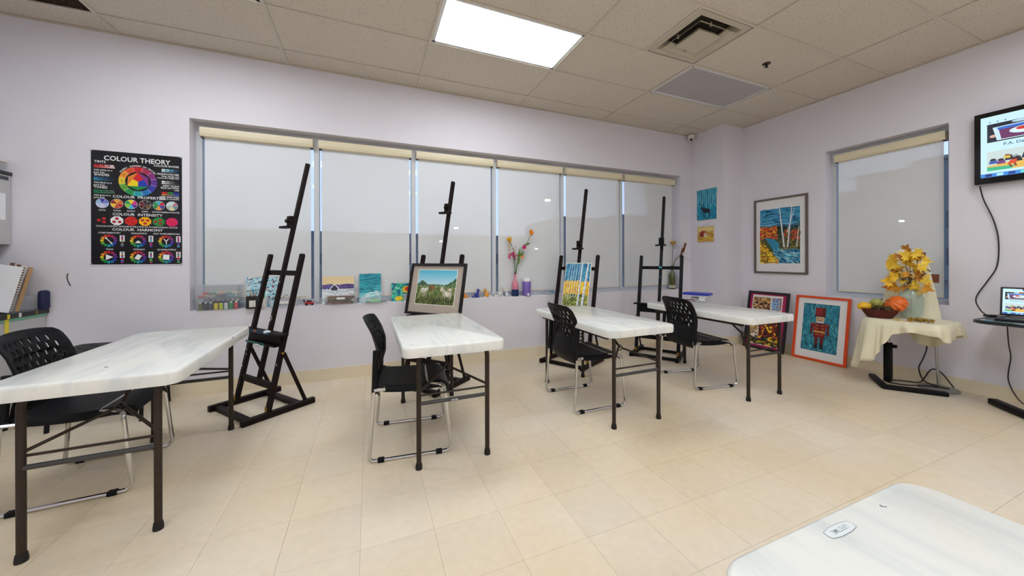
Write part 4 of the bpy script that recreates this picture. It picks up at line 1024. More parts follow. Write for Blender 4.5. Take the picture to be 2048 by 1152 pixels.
# ------------------------------------------------------------------ colour poster
def poster():
    W_, H_ = .585, .948
    t = thing('colour_poster', 'black poster of colour wheels pinned to the wall', 'poster', (.117, -.004, 1.176))
    MB().bb(-W_/2-.004, W_/2+.004, -.0, .003, -.008, H_+.002).build('paper', mat('poster_paper_edge', rgb(232, 230, 234), .5), t)
    p = Print(); p.rect(-W_/2, 0, W_/2, H_, (10, 8, 14)); Wt = (238, 238, 240)
    def X(f): return -W_/2 + f*W_
    def Z(f): return (1-f)*H_
    p.text('COLOUR THEORY', X(.50), Z(.082), .056, Wt, squash=.92)
    hue = [(206, 28, 42), (176, 40, 90), (140, 50, 130), (98, 50, 150), (50, 60, 170), (30, 120, 190), (40, 170, 180), (30, 150, 80), (100, 170, 60), (226, 200, 40), (240, 150, 40), (224, 84, 40)]
    cx, cz = X(.50), Z(.255); R1, R0 = .124, .083
    for k in range(12):
        a = 105-30*k
        p.sector(cx, cz, R0, R1, a, a-30, hue[k])
        p.line(cx+R0*math.cos(math.radians(a)), cz+R0*math.sin(math.radians(a)), cx+R1*math.cos(math.radians(a)), cz+R1*math.sin(math.radians(a)), .0016, (230, 220, 200))
        m_ = math.radians(a-15); p.line(cx+.103*math.cos(m_)-.012*math.sin(m_), cz+.103*math.sin(m_)+.012*math.cos(m_), cx+.103*math.cos(m_)+.012*math.sin(m_), cz+.103*math.sin(m_)-.012*math.cos(m_), .003, (50, 30, 40))
    def P(a, r): return (cx+r*math.cos(math.radians(a)), cz+r*math.sin(math.radians(a)))
    A, B, C_ = P(90, .08), P(-30, .08), P(210, .08); m1, m2, m3 = P(30, .04), P(-90, .04), P(150, .04); O = (cx, cz)
    p.poly([A, P(30, .074), B, m1], (134, 52, 140)); p.poly([A, P(150, .074), C_, m3], (230, 130, 40)); p.poly([B, P(-90, .074), C_, m2], (26, 140, 70))
    p.poly([A, m1, O, m3], (214, 28, 40)); p.poly([C_, m3, O, m2], (246, 214, 30)); p.poly([B, m1, O, m2], (30, 60, 176))
    for k, ch_ in enumerate('PRIMARY, SECONDARY AND TERTIARY'):
        if ch_ == ' ': continue
        a = math.radians(146-k*3.75); p.text(ch_, cx+.129*math.cos(a), cz+.129*math.sin(a), .0155, Wt, ang=a-PI/2)
    def bars(x0, x1, z, cols, c0, c1):
        n = len(cols)
        for k, c in enumerate(cols): p.rect(X(x0)+k*(X(x1)-X(x0))/n, Z(z)-.008, X(x0)+(k+.84)*(X(x1)-X(x0))/n, Z(z)+.004, c)
        p.grad(X(x0), Z(z)-.022, X(x1), Z(z)-.012, c0, c1, 14, horiz=True)
    sm = .0185
    p.text('TINTS', X(.035), Z(.108), .026, Wt, 'L'); bars(.03, .25, .128, [(200, 30, 40), (220, 80, 80), (240, 150, 150), (250, 220, 220)], (214, 40, 30), (252, 240, 240))
    p.text('Add white to a', X(.03), Z(.178), sm, Wt, 'L'); p.text('pure hue', X(.03), Z(.198), sm, Wt, 'L')
    p.text('SHADES', X(.035), Z(.222), .026, Wt, 'L'); bars(.03, .25, .24, [(30, 130, 190), (24, 96, 150), (16, 60, 110), (10, 30, 60)], (60, 170, 200), (12, 20, 40))
    p.text('Add black to a', X(.03), Z(.288), sm, Wt, 'L'); p.text('pure hue', X(.03), Z(.308), sm, Wt, 'L')
    p.text('TONES', X(.03), Z(.332), .026, Wt, 'L'); bars(.03, .25, .35, [(20, 130, 80), (40, 120, 84), (64, 116, 92), (84, 112, 98)], (20, 130, 80), (90, 120, 104))
    p.text('Add grey to a', X(.03), Z(.398), sm, Wt, 'L'); p.text('pure hue', X(.03), Z(.418), sm, Wt, 'L')
    p.text('COLOUR MODES', X(.965), Z(.105), .022, Wt, 'R'); bars(.765, .965, .128, [(226, 244, 250), (140, 210, 230), (50, 160, 200), (20, 70, 110)], (190, 236, 244), (10, 30, 50))
    p.text('MONOCHROME', X(.965), Z(.178), .020, Wt, 'R'); p.text('Tints, shades and', X(.965), Z(.196), .0175, Wt, 'R'); p.text('tones of a single hue', X(.965), Z(.212), .0175, Wt, 'R')
    bars(.765, .965, .238, [(236, 236, 236), (170, 170, 170), (100, 100, 100), (40, 40, 40)], (240, 240, 240), (20, 20, 20))
    p.text('GREY SCALE', X(.965), Z(.285), .020, Wt, 'R'); p.text('Black and White', X(.965), Z(.303), .0185, Wt, 'R'); p.text('only', X(.965), Z(.321), .0185, Wt, 'R')
    for k, c in enumerate([(206, 24, 30), (30, 140, 50), (24, 40, 160)]): p.rect(X(.765+k*.068), Z(.345)-.004, X(.828+k*.068), Z(.345)+.010, c)
    p.grad(X(.765), Z(.345)-.020, X(.965), Z(.345)-.008, (226, 140, 40), (40, 90, 200), 12, horiz=True)
    p.text('WEB SAFE RGB', X(.965), Z(.388), .020, Wt, 'R'); p.text('Standard compatible', X(.965), Z(.404), .0155, Wt, 'R')
    p.text('COLOUR  PROPERTIES', X(.515), Z(.408), .030, Wt, squash=1.12)
    pies = [('COOL', [(120, 120, 210), (60, 60, 170), (150, 190, 230), (190, 210, 236), (210, 206, 236), (170, 190, 226)]), ('WARM', [(226, 110, 30), (240, 170, 40), (150, 30, 26), (246, 210, 40), (206, 70, 30), (180, 30, 30)]),
            ('BRIGHT', [(226, 40, 140), (246, 220, 40), (40, 170, 80), (150, 210, 60), (60, 190, 226), (110, 50, 150)]), ('DARK', [(30, 28, 46), (46, 30, 30), (110, 20, 24), (80, 14, 20), (60, 30, 20), (110, 66, 20)]),
            ('SATURATED', [(206, 30, 40), (60, 180, 210), (30, 150, 80), (30, 140, 60), (240, 150, 40), (50, 50, 160)]), ('DESATURATED', [(190, 120, 130), (206, 226, 226), (206, 220, 226), (176, 190, 180), (230, 210, 160), (110, 150, 160)])]
    for k, (nm, cs) in enumerate(pies):
        x = X(.118+k*.153); z = Z(.462)
        p.ell(x, z, .0405, .0405, (220, 220, 220), 24)
        for j in range(6): p.sector(x, z, 0.0004, .0385, j*60+2, j*60+58, cs[j], 5)
        p.text(nm, x, Z(.528), .0155, Wt)
    p.text('COLOUR  INTENSITY', X(.50), Z(.564), .030, Wt, squash=1.12)
    octs = [((14, 12, 14), (206, 26, 34), 0), ((240, 240, 240), (176, 20, 30), 1), ((214, 40, 34), (196, 24, 30), 2), ((246, 184, 20), (196, 40, 30), 3), ((30, 140, 60), (170, 40, 40), 0), ((214, 24, 104), (226, 30, 60), 1)]
    for k, (bgc, fg, o_) in enumerate(octs):
        x = X(.118+k*.153); z = Z(.612); p.ell(x, z, .043, .040, bgc, 8, a0=PI/8)
        for a in {0: (60, 180, 300), 1: (90, 215, 325), 2: (60, 180, 300), 3: (35, 145, 270)}[o_]: p.ell(x+.021*math.cos(math.radians(a)), z+.017*math.sin(math.radians(a)), .0125, .0105, fg, 14)
    p.text('COLOUR INTENSITY CHANGES IN RELATION TO ITS SURROUNDING COLOUR', X(.5), Z(.668), .0155, Wt, squash=.95)
    p.text('COLOUR  HARMONY', X(.5), Z(.700), .030, Wt, squash=1.12)
    har = ['COMPLEMENTARY', 'ANALOGOUS', 'SPLIT COMPLEMENTARY', 'TRIAD', 'TETRADIC', 'QUADRILATERAL']
    for k, nm in enumerate(har):
        x = X(.185+(k % 3)*.315); z = Z(.79+(k//3)*.145)
        p.text(nm, x+.005, z+.060, .0165, Wt)
        for j in range(12):
            a = math.radians(90-30*j); ca, sa = math.cos(a), math.sin(a); q = []
            for u, v_ in ((-.0085, .032), (.0085, .032), (.0095, .052), (-.0095, .052)): q.append((x+v_*ca-u*sa, z+v_*sa+u*ca))
            p.poly(q, hue[j])
        w_ = (244, 244, 244)
        if k == 0: p.line(x-.018, z+.022, x+.018, z-.022, .006, w_); p.ell(x-.016, z+.02, .007, .007, w_, 10); p.ell(x+.016, z-.02, .007, .007, w_, 10)
        if k == 1: p.poly([(x-.022, z-.018), (x+.022, z-.018), (x+.012, z-.006), (x, z+.006), (x-.012, z-.006)], w_)
        if k == 2: p.line(x, z, x-.016, z+.022, .006, w_); p.line(x, z, x+.016, z+.022, .006, w_); p.line(x, z, x+.002, z-.026, .006, w_)
        if k == 3: p.poly([(x-.018, z-.024), (x+.028, z), (x-.018, z+.024)], w_)
        if k == 4: p.poly([(x-.026, z-.012), (x+.004, z-.026), (x+.026, z+.012), (x-.004, z+.026)], w_)
        if k == 5: p.poly([(x-.024, z-.020), (x+.020, z-.024), (x+.024, z+.020), (x-.020, z+.024)], w_)
        p.rect(x+.068, z-.006, x+.098, z+.046, w_)
        for j in range(4): p.ell(x+.083, z+.036-.011*j, .008, .007, R_.choice(hue), 10)
        for j in range(3): p.ell(x+.083, z-.020-.012*j, .010, .008, R_.choice(hue), 12)

    o = p.build('printed_face', attr_mat('gloss_print', .3), t); o.location = (0, -.0004, 0)
    for sx in (-1, 1):
        for z in (.006, H_-.006): MB().cyl((sx*(W_/2-.006), -.012, z), (sx*(W_/2-.006), 0, z), .005, n=8).build('pin', mat('pin_grey', rgb(170, 172, 178), .3, .5), t)
poster()
sc = MB().tube([(-.312, -.0012, 1.105), (-.318, -.0012, 1.07), (-.305, -.0012, 1.02), (-.296, -.0012, 1.005)], .0035, 5, smooth=3).build('scuff_mark', mat('scuff_black', rgb(50, 46, 52), .8))
sc.parent = wall_back

# ------------------------------------------------------------------ things on the long window sill
SZ = WZ0+.004
M_CLR = mat('clear_plastic', rgb(214, 222, 226), .15, alpha=.075)
M_CLR2 = mat('cloudy_plastic', rgb(214, 216, 220), .3, alpha=.15)
def open_bin(w, d, h, th=.003, taper=.9):
    m_ = MB(); a, b = w/2, d/2; a0, b0 = a*taper, b*taper
    for s in (-1, 1):
        m_.add([(-a0, s*b0, 0), (a0, s*b0, 0), (a, s*b, h), (-a, s*b, h), (-a0, s*(b0-th), 0), (a0, s*(b0-th), 0), (a, s*(b-th), h), (-a, s*(b-th), h)], [(0,1,2,3), (7,6,5,4), (2,6,7,3), (0,4,5,1), (1,5,6,2), (0,3,7,4)])
        m_.add([(s*a0, -b0+th, 0), (s*a0, b0-th, 0), (s*a, b-th, h), (s*a, -b+th, h), (s*(a0-th), -b0+th, 0), (s*(a0-th), b0-th, 0), (s*(a-th), b-th, h), (s*(a-th), -b+th, h)], [(0,1,2,3), (7,6,5,4), (2,6,7,3), (0,4,5,1), (1,5,6,2), (0,3,7,4)])
    m_.bb(-a0, a0, -b0, b0, 0, th); return m_
def rim(w, d, z, r=.004): 
    q = [(x, y_, z) for x, y_ in rrect(w, d, .02, 3)]; return MB().tube(q+[q[0]], r, 5)
bx, by = .665, .030
b1 = thing('storage_bin', 'clear storage bin of paint bottles standing on the sill, lower of two', 'storage bin', (bx, by, SZ))
open_bin(.345, .125, .098).build('tub', M_CLR, b1); rim(.352, .13, .098).build('rim', M_CLR2, b1, True)
b2 = thing('storage_bin', 'clear storage bin of pale tubes stacked on top of the paint bottle bin', 'storage bin', (bx-.003, by, SZ+.106))
open_bin(.330, .12, .115).build('tub', M_CLR2, b2); rim(.338, .125, .115).build('rim', M_CLR2, b2, True)
MB().rbox((0, 0, .119), (.335, .122, .006), .002, seg=1).build('lid', M_CLR2, b2)
cols = [('olive', (96, 104, 50)), ('dark grey', (54, 54, 60)), ('purple', (84, 66, 96)), ('yellow', (224, 200, 40)), ('lime', (196, 206, 50)), ('white', (206, 210, 212)), ('green', (40, 140, 84)), ('red', (206, 44, 60))]
def bottle(nm, c_, x, y_, z, r, h, lab, grp):
    o = thing('paint_bottle', lab, 'paint bottle', (x, y_, z), 0, grp)
    MB().lathe([(r*.96, 0), (r, .003), (r, h*.68), (r*.9, h*.76), (r*.55, h*.80)], 12).build('body', mat('paint_'+nm.replace(' ', '_'), rgb(*c_), .4), o, True)
    MB().lathe([(r*.6, h*.80), (r*.6, h*.98), (r*.4, h)], 10).build('cap', mat('bottle_cap_'+('w' if sum(c_) < 400 else 'k'), rgb(225, 225, 222) if sum(c_) < 400 else rgb(60, 60, 62), .4), o, True)
for k, (nm, c_) in enumerate(cols):
    x = bx-.132+k*.0375
    bottle(nm, c_, x, by-.026, SZ+.0035, .0155, .074, 'small %s paint bottle in the front row of the lower clear bin' % nm, 'paint bottles in the lower bin')
for k, (nm, c_) in enumerate([('navy', (30, 44, 90)), ('teal', (30, 100, 110)), ('black', (24, 24, 28)), ('brown', (90, 60, 44)), ('blue', (40, 80, 160)), ('charcoal', (60, 62, 66)), ('forest', (30, 76, 54)), ('slate', (80, 96, 116))]):
    bottle(nm, c_, bx-.130+k*.037, by+.022, SZ+.0035, .0155, .088, 'small %s paint bottle in the back row of the lower clear bin' % nm, 'paint bottles in the lower bin')
rt_ = random.Random(5)
for k, (nm, c_) in enumerate([('coral', (214, 110, 100)), ('red', (200, 60, 60)), ('pale', (214, 206, 196)), ('green', (96, 150, 110)), ('grey', (130, 134, 140)), ('peach', (222, 170, 140)), ('indigo', (70, 74, 120)), ('sage', (150, 176, 150)), ('blue', (96, 150, 180)), ('cream', (226, 216, 190))]):
    x, y_, z = bx-.125+k*.0275, by+rt_.uniform(-.015, .02), SZ+.1225; a = rt_.uniform(-.5, .5)
    o = thing('paint_tube', 'small %s paint tube lying in the upper clear bin' % nm, 'paint tube', (x, y_, z + (k % 2)*.027), 0, 'paint tubes in the upper bin')
    dx, dy = .036*math.sin(a+PI/2), .036*math.cos(a+PI/2)
    MB().tube([(-dx, -dy, 0), (dx*.7, dy*.7, .004)], .0115, 8).build('body', mat('tube_'+nm, rgb(*c_), .4), o, True)
    MB().cyl((dx*.7, dy*.7, .004), (dx, dy, .005), .008).build('cap', mat('bottle_cap_w', rgb(225, 225, 222), .4), o, True)

canvas('small_painting', 'light blue blossom painting standing on the sill behind the brush cup', 'painting', .255, .285, art_blossom, (.990, .068, SZ), 0, -.06)
cup = thing('brush_cup', 'square black cup with a white label holding paint brushes', 'cup', (.922, .008, SZ))
open_bin(.085, .075, .112, .003, 1).build('body', mat('cup_black', rgb(22, 22, 24), .4), cup); MB().rbox((.008, -.039, .045), (.05, .003, .062), .001, seg=1).build('label_patch', mat('cup_label', rgb(226, 222, 212), .7), cup)
for k, (dx, dy, l, c_) in enumerate([(-.04, .0, .10, (190, 150, 90)), (-.02, .01, .115, (60, 50, 46)), (-.005, -.01, .105, (206, 160, 96)), (.012, .005, .085, (206, 96, 50)), (.03, .01, .06, (220, 214, 200))]):
    b_ = thing('paint_brush', ['tan', 'dark', 'golden', 'orange', 'pale'][k]+' handled paint brush standing in the black cup', 'paint brush', (.922+dx*.4, .008+dy, SZ+.006), 0, 'brushes in the black cup')
    MB().cyl((0, 0, 0), (dx*.8, dy*.3, .075+l*.45), .003, .0035, 6).build('handle', mat('brush_handle_%d' % k, rgb(*c_), .5), b_)
    MB().cyl((dx*.8, dy*.3, .075+l*.45), (dx*1.1, dy*.4, .075+l*.85), .005, .003, 6).build('bristles', mat('bristle', rgb(200, 186, 160), .8), b_)
pot = thing('small_pot', 'small white pot with a green sprout behind the first easel', 'plant pot', (1.006, .012, SZ))
MB().lathe([(.026, 0), (.030, .004), (.036, .092), (.032, .092), (.028, .08)], 16).build('pot', mat('pot_white', rgb(228, 226, 224), .4), pot, True)
MB().ball((0, 0, .115), (.013, .013, .03), 8, 6).build('sprout', mat('sprout_green', rgb(110, 180, 96), .6), pot, True)
tr1 = thing('art_tray', 'grey translucent tray with a white label and wire glasses behind the first easel', 'tray', (1.175, .038, SZ))
open_bin(.255, .11, .082).build('tub', M_CLR2, tr1); MB().rbox((.0, -.054, .045), (.085, .002, .03), .0008, seg=1).build('label_strip', mat('white_label', rgb(232, 232, 230), .7), tr1)
gq = [(1.09+.055*k/10*2, .05, SZ+.094+.018*math.sin(k*.9)) for k in range(11)]
tag(MB().tube(gq, .0025, 6, smooth=3).build('wire_loop', mat('brown_wire', rgb(72, 52, 50), .5), None, True), 'looped brown wire lying across the grey tray on the sill', 'wire')
tag(MB().cyl((1.16, .03, SZ+.0865), (1.36, .055, SZ+.0865), .0035, .003, 6).build('wooden_stick', mat('stick_wood', rgb(170, 150, 126), .6), None), 'thin wooden stick lying across the rim of the grey tray', 'stick')
car = thing('toy_car', 'little red toy car on the sill beside the wooden twig box', 'toy car', (1.388, .045, SZ))
MB().rbox((0, 0, .022), (.085, .042, .022), .006).build('body', mat('toy_red', rgb(206, 30, 40), .3), car, True)
MB().rbox((-.005, 0, .040), (.045, .036, .022), .007).build('cabin', mat('toy_dark', rgb(60, 20, 26), .3), car, True)
MB().rbox((.040, 0, .018), (.012, .04, .014), .003).build('bumper', mat('toy_white', rgb(226, 222, 224), .4), car, True)
for sx in (-.026, .026):
    for sy in (-1, 1): MB().cyl((sx, sy*.018, .012), (sx, sy*.027, .012), .012, n=14).build('wheel', mat('toy_wheel', rgb(24, 26, 30), .5), car, True)
MB().bar((-.045, 0, .03), (-.052, 0, .06), .006, .012).build('spoiler', MATS['toy_dark'], car)
canvas('small_painting', 'snowy cabin painting with purple hills standing on the sill', 'painting', .295, .285, art_cabin, (1.645, .068, SZ), 0, -.06)
bxo = thing('twig_box', 'clear box full of brown twigs and driftwood on the sill', 'box', (1.675, .006, SZ))
open_bin(.305, .085, .098, .003, .97).build('tub', M_CLR, bxo)
MB().rbox((.0, -.044, .064), (.075, .002, .022), .0008, seg=1).build('label_strip', MATS['white_label'], bxo)
for k in range(26):
    a = rt_.uniform(-.35, .35); l = rt_.uniform(.09, .135); x = rt_.uniform(-.02, .02); y_ = rt_.uniform(-.025, .025); z = .010+.0035*k*.85
    m_ = MB().tube([(x-l*math.cos(a), y_-.1*l*math.sin(a*3), z), (x, y_+rt_.uniform(-.006, .006), z+rt_.uniform(0, .008)), (x+l*math.cos(a), y_+.1*l*math.sin(a*3), z)], rt_.uniform(.003, .006), 6, smooth=3)
    nm = rt_.choice(('rust', 'brown', 'olive', 'pale'))
    o = m_.build('twig', mat('twig_'+nm, rgb(*{'rust': (150, 80, 54), 'brown': (96, 66, 50), 'olive': (120, 110, 70), 'pale': (176, 130, 90)}[nm]), .8), None, True)
    o.location = (1.675, .006, SZ); tag(o, 'thin %s twig lying in the clear twig box' % nm, 'twig', 'twigs in the clear box')
canvas('small_painting', 'teal ocean wave painting standing on the sill', 'painting', .215, .305, art_ocean, (1.952, .068, SZ), 0, -.06)
tr2 = thing('art_tray', 'clear shallow tray with a green label below the ocean painting', 'tray', (1.99, .006, SZ))
open_bin(.28, .085, .062).build('tub', M_CLR, tr2); MB().rbox((.01, -.042, .026), (.10, .002, .026), .0008, seg=1).build('label_strip', mat('green_label', rgb(140, 206, 160), .7), tr2)
for k in range(4): tag(MB().cyl((1.90+.01*k, -.012+.008*k, SZ+.010), (2.08+.012*k, -.016+.010*k, SZ+.016), .0045, n=6).build('dark_pencil', mat('pencil_grey', rgb(70, 78, 84), .5), None), 'dark pencil lying in the clear shallow tray', 'pencil', 'pencils in the shallow tray')
canvas('small_painting', 'colourful green, red and yellow swirl painting beside the framed sheep picture', 'painting', .25, .195, art_swirl, (2.295, .068, SZ), 0, -.06)

def fox(name, label, c_, c2, x, y_, s, rz=0):
    t = thing(name, label, 'figurine', (x, y_, SZ), rz, 'animal figurines on the sill')
    b_ = MB().ball((0, 0, s*.30), (s*.30, s*.26, s*.32), 12, 8).ball((s*.14, 0, s*.62), (s*.13, s*.13, s*.22), 10, 7)
    b_.build('body', mat('fig_'+label.split()[0], rgb(*c_), .45), t, True)
    h_ = MB().ball((s*.20, 0, s*.86), (s*.19, s*.16, s*.16), 10, 7).cyl((s*.30, 0, s*.84), (s*.50, 0, s*.78), s*.08, s*.02, 8).build('head', MATS['fig_'+label.split()[0]], t, True)
    for sy in (-1, 1): MB().cyl((s*.16, sy*s*.09, s*.95), (s*.13, sy*s*.12, s*1.16), s*.055, s*.004, 6).build('ear', MATS['fig_'+label.split()[0]], t)
    MB().tube([(-s*.2, 0, s*.10), (-s*.48, 0, s*.08), (-s*.62, 0, s*.22)], s*.085, 8, smooth=3).build('tail', mat('figtail_'+label.split()[0], rgb(*c2), .45), t, True)
    for sy in (-1, 1): MB().ball((s*.2, sy*s*.14, s*.05), (s*.14, s*.08, s*.06), 8, 5).build('paw', MATS['figtail_'+label.split()[0]], t, True)
fox('fox_figurine', 'orange fox figurine on the sill right beside the sheep picture frame', (226, 130, 30), (230, 170, 60), 2.985, .075, .088, PI)
fox('wolf_figurine', 'navy blue wolf figurine on the sill', (40, 50, 140), (70, 80, 170), 3.135, .075, .098)
fox('cat_figurine', 'golden and white cat figurine on the sill beside the window mullion', (232, 160, 40), (240, 232, 220), 3.262, .075, .096, PI)
fox('dog_figurine', 'grey white dog figurine on the sill next to the pink bottle', (206, 206, 204), (228, 226, 220), 3.435, .075, .115, 0)
fox('lamb_figurine', 'white lamb figurine lying low close against the pink bottle', (222, 222, 224), (190, 196, 200), 3.525, .08, .078, PI)

# pink bottle with artificial flowers
vs_ = thing('glass_bottle', 'pink and blue painted bottle holding artificial flowers', 'bottle', (3.622, .045, SZ))
prof = [(.040, 0), (.043, .006), (.043, .125), (.036, .165), (.020, .205), (.0135, .235), (.0135, .275), (.016, .279), (.016, .286), (.011, .288)]
MB().lathe(prof, 20).build('glass_body', mat('bottle_pink', rgb(216, 130, 150), .2), vs_, True)
MB().lathe([(.0405, .0), (.0438, .006), (.0438, .070), (.0436, .085)], 20).build('blue_band', mat('bottle_blue', rgb(20, 50, 96), .2), vs_, True)
MB().lathe([(.0165, .278), (.017, .284), (.012, .292)], 14).build('rim', mat('bottle_rim_dark', rgb(34, 30, 30), .3), vs_, True)
fl = thing('flower_bouquet', 'bouquet of magenta, yellow and orange artificial flowers in the pink bottle', 'flowers', (3.622, .045, SZ))
M_STEM = mat('stem_green', rgb(80, 110, 50), .6)
def petals(c_, r, n, parent, m_, tilt=.5, face=(0, -1, .2), nm='petal'):
    f_ = Vector(face).normalized(); a = f_.cross(Vector((0, 0, 1))).normalized(); b = a.cross(f_)
    for k in range(n):
        t = 2*PI*k/n; d = a*math.cos(t)+b*math.sin(t); s = d.cross(f_)
        P0 = Vector(c_); q = [P0, P0+d*r*.5+s*r*.32+f_*r*.12, P0+d*r+f_*r*tilt*.4, P0+d*r*.5-s*r*.32+f_*r*.12]
        MB().add(q+[v-f_*.0012 for v in q], [(0,1,2,3), (7,6,5,4), (0,4,5,1), (1,5,6,2), (2,6,7,3), (3,7,4,0)]).build(nm, m_, parent)
M_YEL = mat('petal_yellow', rgb(226, 170, 30), .6); M_ORA = mat('petal_orange', rgb(236, 140, 30), .6); M_MAG = mat('petal_magenta', rgb(176, 20, 90), .6); M_PNK = mat('petal_pink', rgb(214, 30, 100), .6); M_LEAF = mat('leaf_green', rgb(84, 120, 44), .6)
stems = {'y': [(0, 0, .2), (.004, -.0, .40), (-.015, 0, .55), (-.035, 0, .60), (-.062, 0, .675)], 'm': [(0, 0, .2), (-.012, 0, .40), (-.025, -.005, .52)], 'o': [(0, 0, .2), (.03, 0, .42), (.09, 0, .56), (.15, 0, .64), (.205, 0, .75), (.215, 0, .79)],
         'p': [(0, 0, .2), (.04, 0, .44), (.09, 0, .55), (.118, -.01, .60)], 's': [(0, 0, .2), (.03, .01, .38), (.10, .0, .49)]}
for k in stems: MB().tube(stems[k], .0032, 6, smooth=4).build('stem', M_STEM, fl, True)
MB().cyl((-.062, 0, .655), (-.085, -.015, .715), .006, .034, 12, cap=False).build('trumpet', M_YEL, fl, True)
petals((-.085, -.015, .715), .036, 5, fl, M_YEL, .2, (-.5, -.4, .8))
petals((.215, -.01, .80), .045, 6, fl, M_ORA, .6, (.3, -1, .1)); petals((.222, -.02, .775), .035, 5, fl, M_ORA, -.5, (.4, -.6, -.7))
petals((.118, -.015, .61), .036, 7, fl, M_PNK, .8, (.1, -1, .3)); petals((.120, -.02, .612), .022, 5, fl, M_MAG, .8, (.1, -1, .3))
petals((.10, -.0, .495), .028, 6, fl, M_ORA, .5, (.2, -1, .2)); petals((.085, .0, .47), .02, 5, fl, mat('petal_peach', rgb(230, 190, 140), .6), .5, (0, -1, .4))
rp = random.Random(2)
for k in range(16):
    petals((-.045+rp.uniform(-.065, .055), -.01+rp.uniform(-.02, .02), .50+rp.uniform(-.045, .05)), .020, 4, fl, rp.choice((M_MAG, M_MAG, M_PNK)), .4, (rp.uniform(-.5, .5), -1, rp.uniform(-.3, .6)))
for k in range(12):
    MB().ball((rp.uniform(-.09, .02), rp.uniform(-.01, .01), rp.uniform(.57, .65)), .006, 6, 5).build('berry', rp.choice((M_ORA, M_MAG, M_YEL)), fl, True)
def leaf(parent, p, q, w, m_):
    p, q = Vector(p), Vector(q); d = (q-p); s = d.cross(Vector((0, 1, 0))).normalized(); mid = p+d*.45+Vector((0, -.006, 0))
    v = [p, mid+s*w, q, mid-s*w, mid+Vector((0, -.004, 0))]
    MB().add(v+[x+Vector((0, .0012, 0)) for x in v], [(0,1,4), (1,2,4), (2,3,4), (3,0,4), (5,9,6), (6,9,7), (7,9,8), (8,9,5)]).build('leaf', m_, parent)
for a, b in (((.03, 0, .44), (.075, 0, .62)), ((.05, 0, .48), (.14, 0, .57)), ((.13, 0, .64), (.215, 0, .665)), ((.10, 0, .58), (.145, 0, .66)), ((.03, 0, .42), (.07, 0, .52)), ((.02, 0, .38), (.06, 0, .45)), ((.14, 0, .62), (.09, 0, .60))):
    leaf(fl, a, b, .016, M_LEAF)
tub = thing('wipes_tub', 'purple cylindrical tub with a white lid on the sill', 'tub', (3.775, .036, SZ))
MB().lathe([(.050, 0), (.053, .004), (.053, .178), (.051, .182)], 24).build('body', mat('tub_purple', rgb(132, 106, 190), .35, var=.12, scale=12), tub, True)
MB().lathe([(.055, .180), (.056, .184), (.056, .212), (.050, .220), (.02, .223)], 24).build('lid', mat('tub_lid', rgb(232, 230, 230), .4), tub, True)
MB().rbox((.0, -.053, .02), (.03, .004, .036), .001, seg=1).build('label_patch', mat('tub_label', rgb(222, 214, 236), .5), tub)
sa = thing('saucer', 'white saucer with a wavy edge on the sill', 'saucer', (4.145, .055, SZ))
MB().lathe([(.045, 0), (.05, .004), (.098, .022), (.102, .026), (.096, .026), (.05, .010)], 24, rib=(.03, 8), sy=.55).build('dish', mat('saucer_white', rgb(228, 230, 232), .25), sa, True)
cr_ = MB(); 
for k in range(9): cr_.ball((rp.uniform(-.03, .03), rp.uniform(-.02, .02), .018+rp.uniform(0, .035)), (.016, .012, .012), 7, 5)
o = tag(cr_.build('crumpled_paint_rag', mat('rag_blue_grey', rgb(126, 152, 166), .6, var=.15, scale=40), None, True), 'crumpled blue grey rag lying in the white saucer', 'rag'); o.location = (4.14, .05, SZ+.004)
gb = thing('wine_bottle', 'green wine bottle holding dried cattails at the end of the sill', 'bottle', (6.213, .044, SZ))
MB().lathe([(.044, 0), (.047, .006), (.047, .19), (.040, .23), (.022, .27), (.0155, .30), (.0155, .345), (.018, .348), (.018, .36), (.013, .362)], 20).build('glass_body', mat('bottle_olive', rgb(74, 78, 24), .15, spec=.7), gb, True)
MB().lathe([(.0475, .02), (.0475, .065)], 20).build('label_band', mat('bottle_label', rgb(190, 186, 170), .6), gb, True)
dr = thing('cattail_bouquet', 'dried brown cattails and grass standing in the green wine bottle', 'dried plants', (6.213, .044, SZ))
for (x, z, lean) in ((.06, .62, .05), (.115, .70, .10)):
    MB().tube([(0, 0, .2), (lean*.4, -.03, .45), (x, -.10, z-.14)], .003, 6, smooth=3).build('stem', mat('dry_stem', rgb(110, 100, 60), .7), dr, True)
    MB().tube([(x, -.10, z-.14), (x+.004, -.102, z-.12), (x+.022, -.12, z-.02), (x+.026, -.122, z)], .014, 8).build('cattail', mat('cattail_brown', rgb(110, 62, 36), .9, bump=.4, bscale=200), dr, True)
MB().tube([(0, 0, .2), (.0, 0, .5), (.02, 0, .69)], .003, 6, smooth=3).build('stem', MATS['dry_stem'], dr, True)
MB().lathe([(.008, -.05), (.02, -.03), (.042, .0), (.030, .018), (.01, .02)], 12, (.02, 0, .715), rib=(.12, 6)).build('seed_pod', mat('pod_tan', rgb(186, 140, 70), .8), dr, True)
for k, (x, z) in enumerate(((.20, .46), (.24, .40), (.17, .55), (-.03, .60))): MB().tube([(0, 0, .2), (.02, -.02, .42), (x*.6, -.10, (z+.5)/2), (x, -.15, z)], .0016, 5, smooth=4).build('grass_blade', mat('dry_grass', rgb(120, 118, 92), .7), dr)

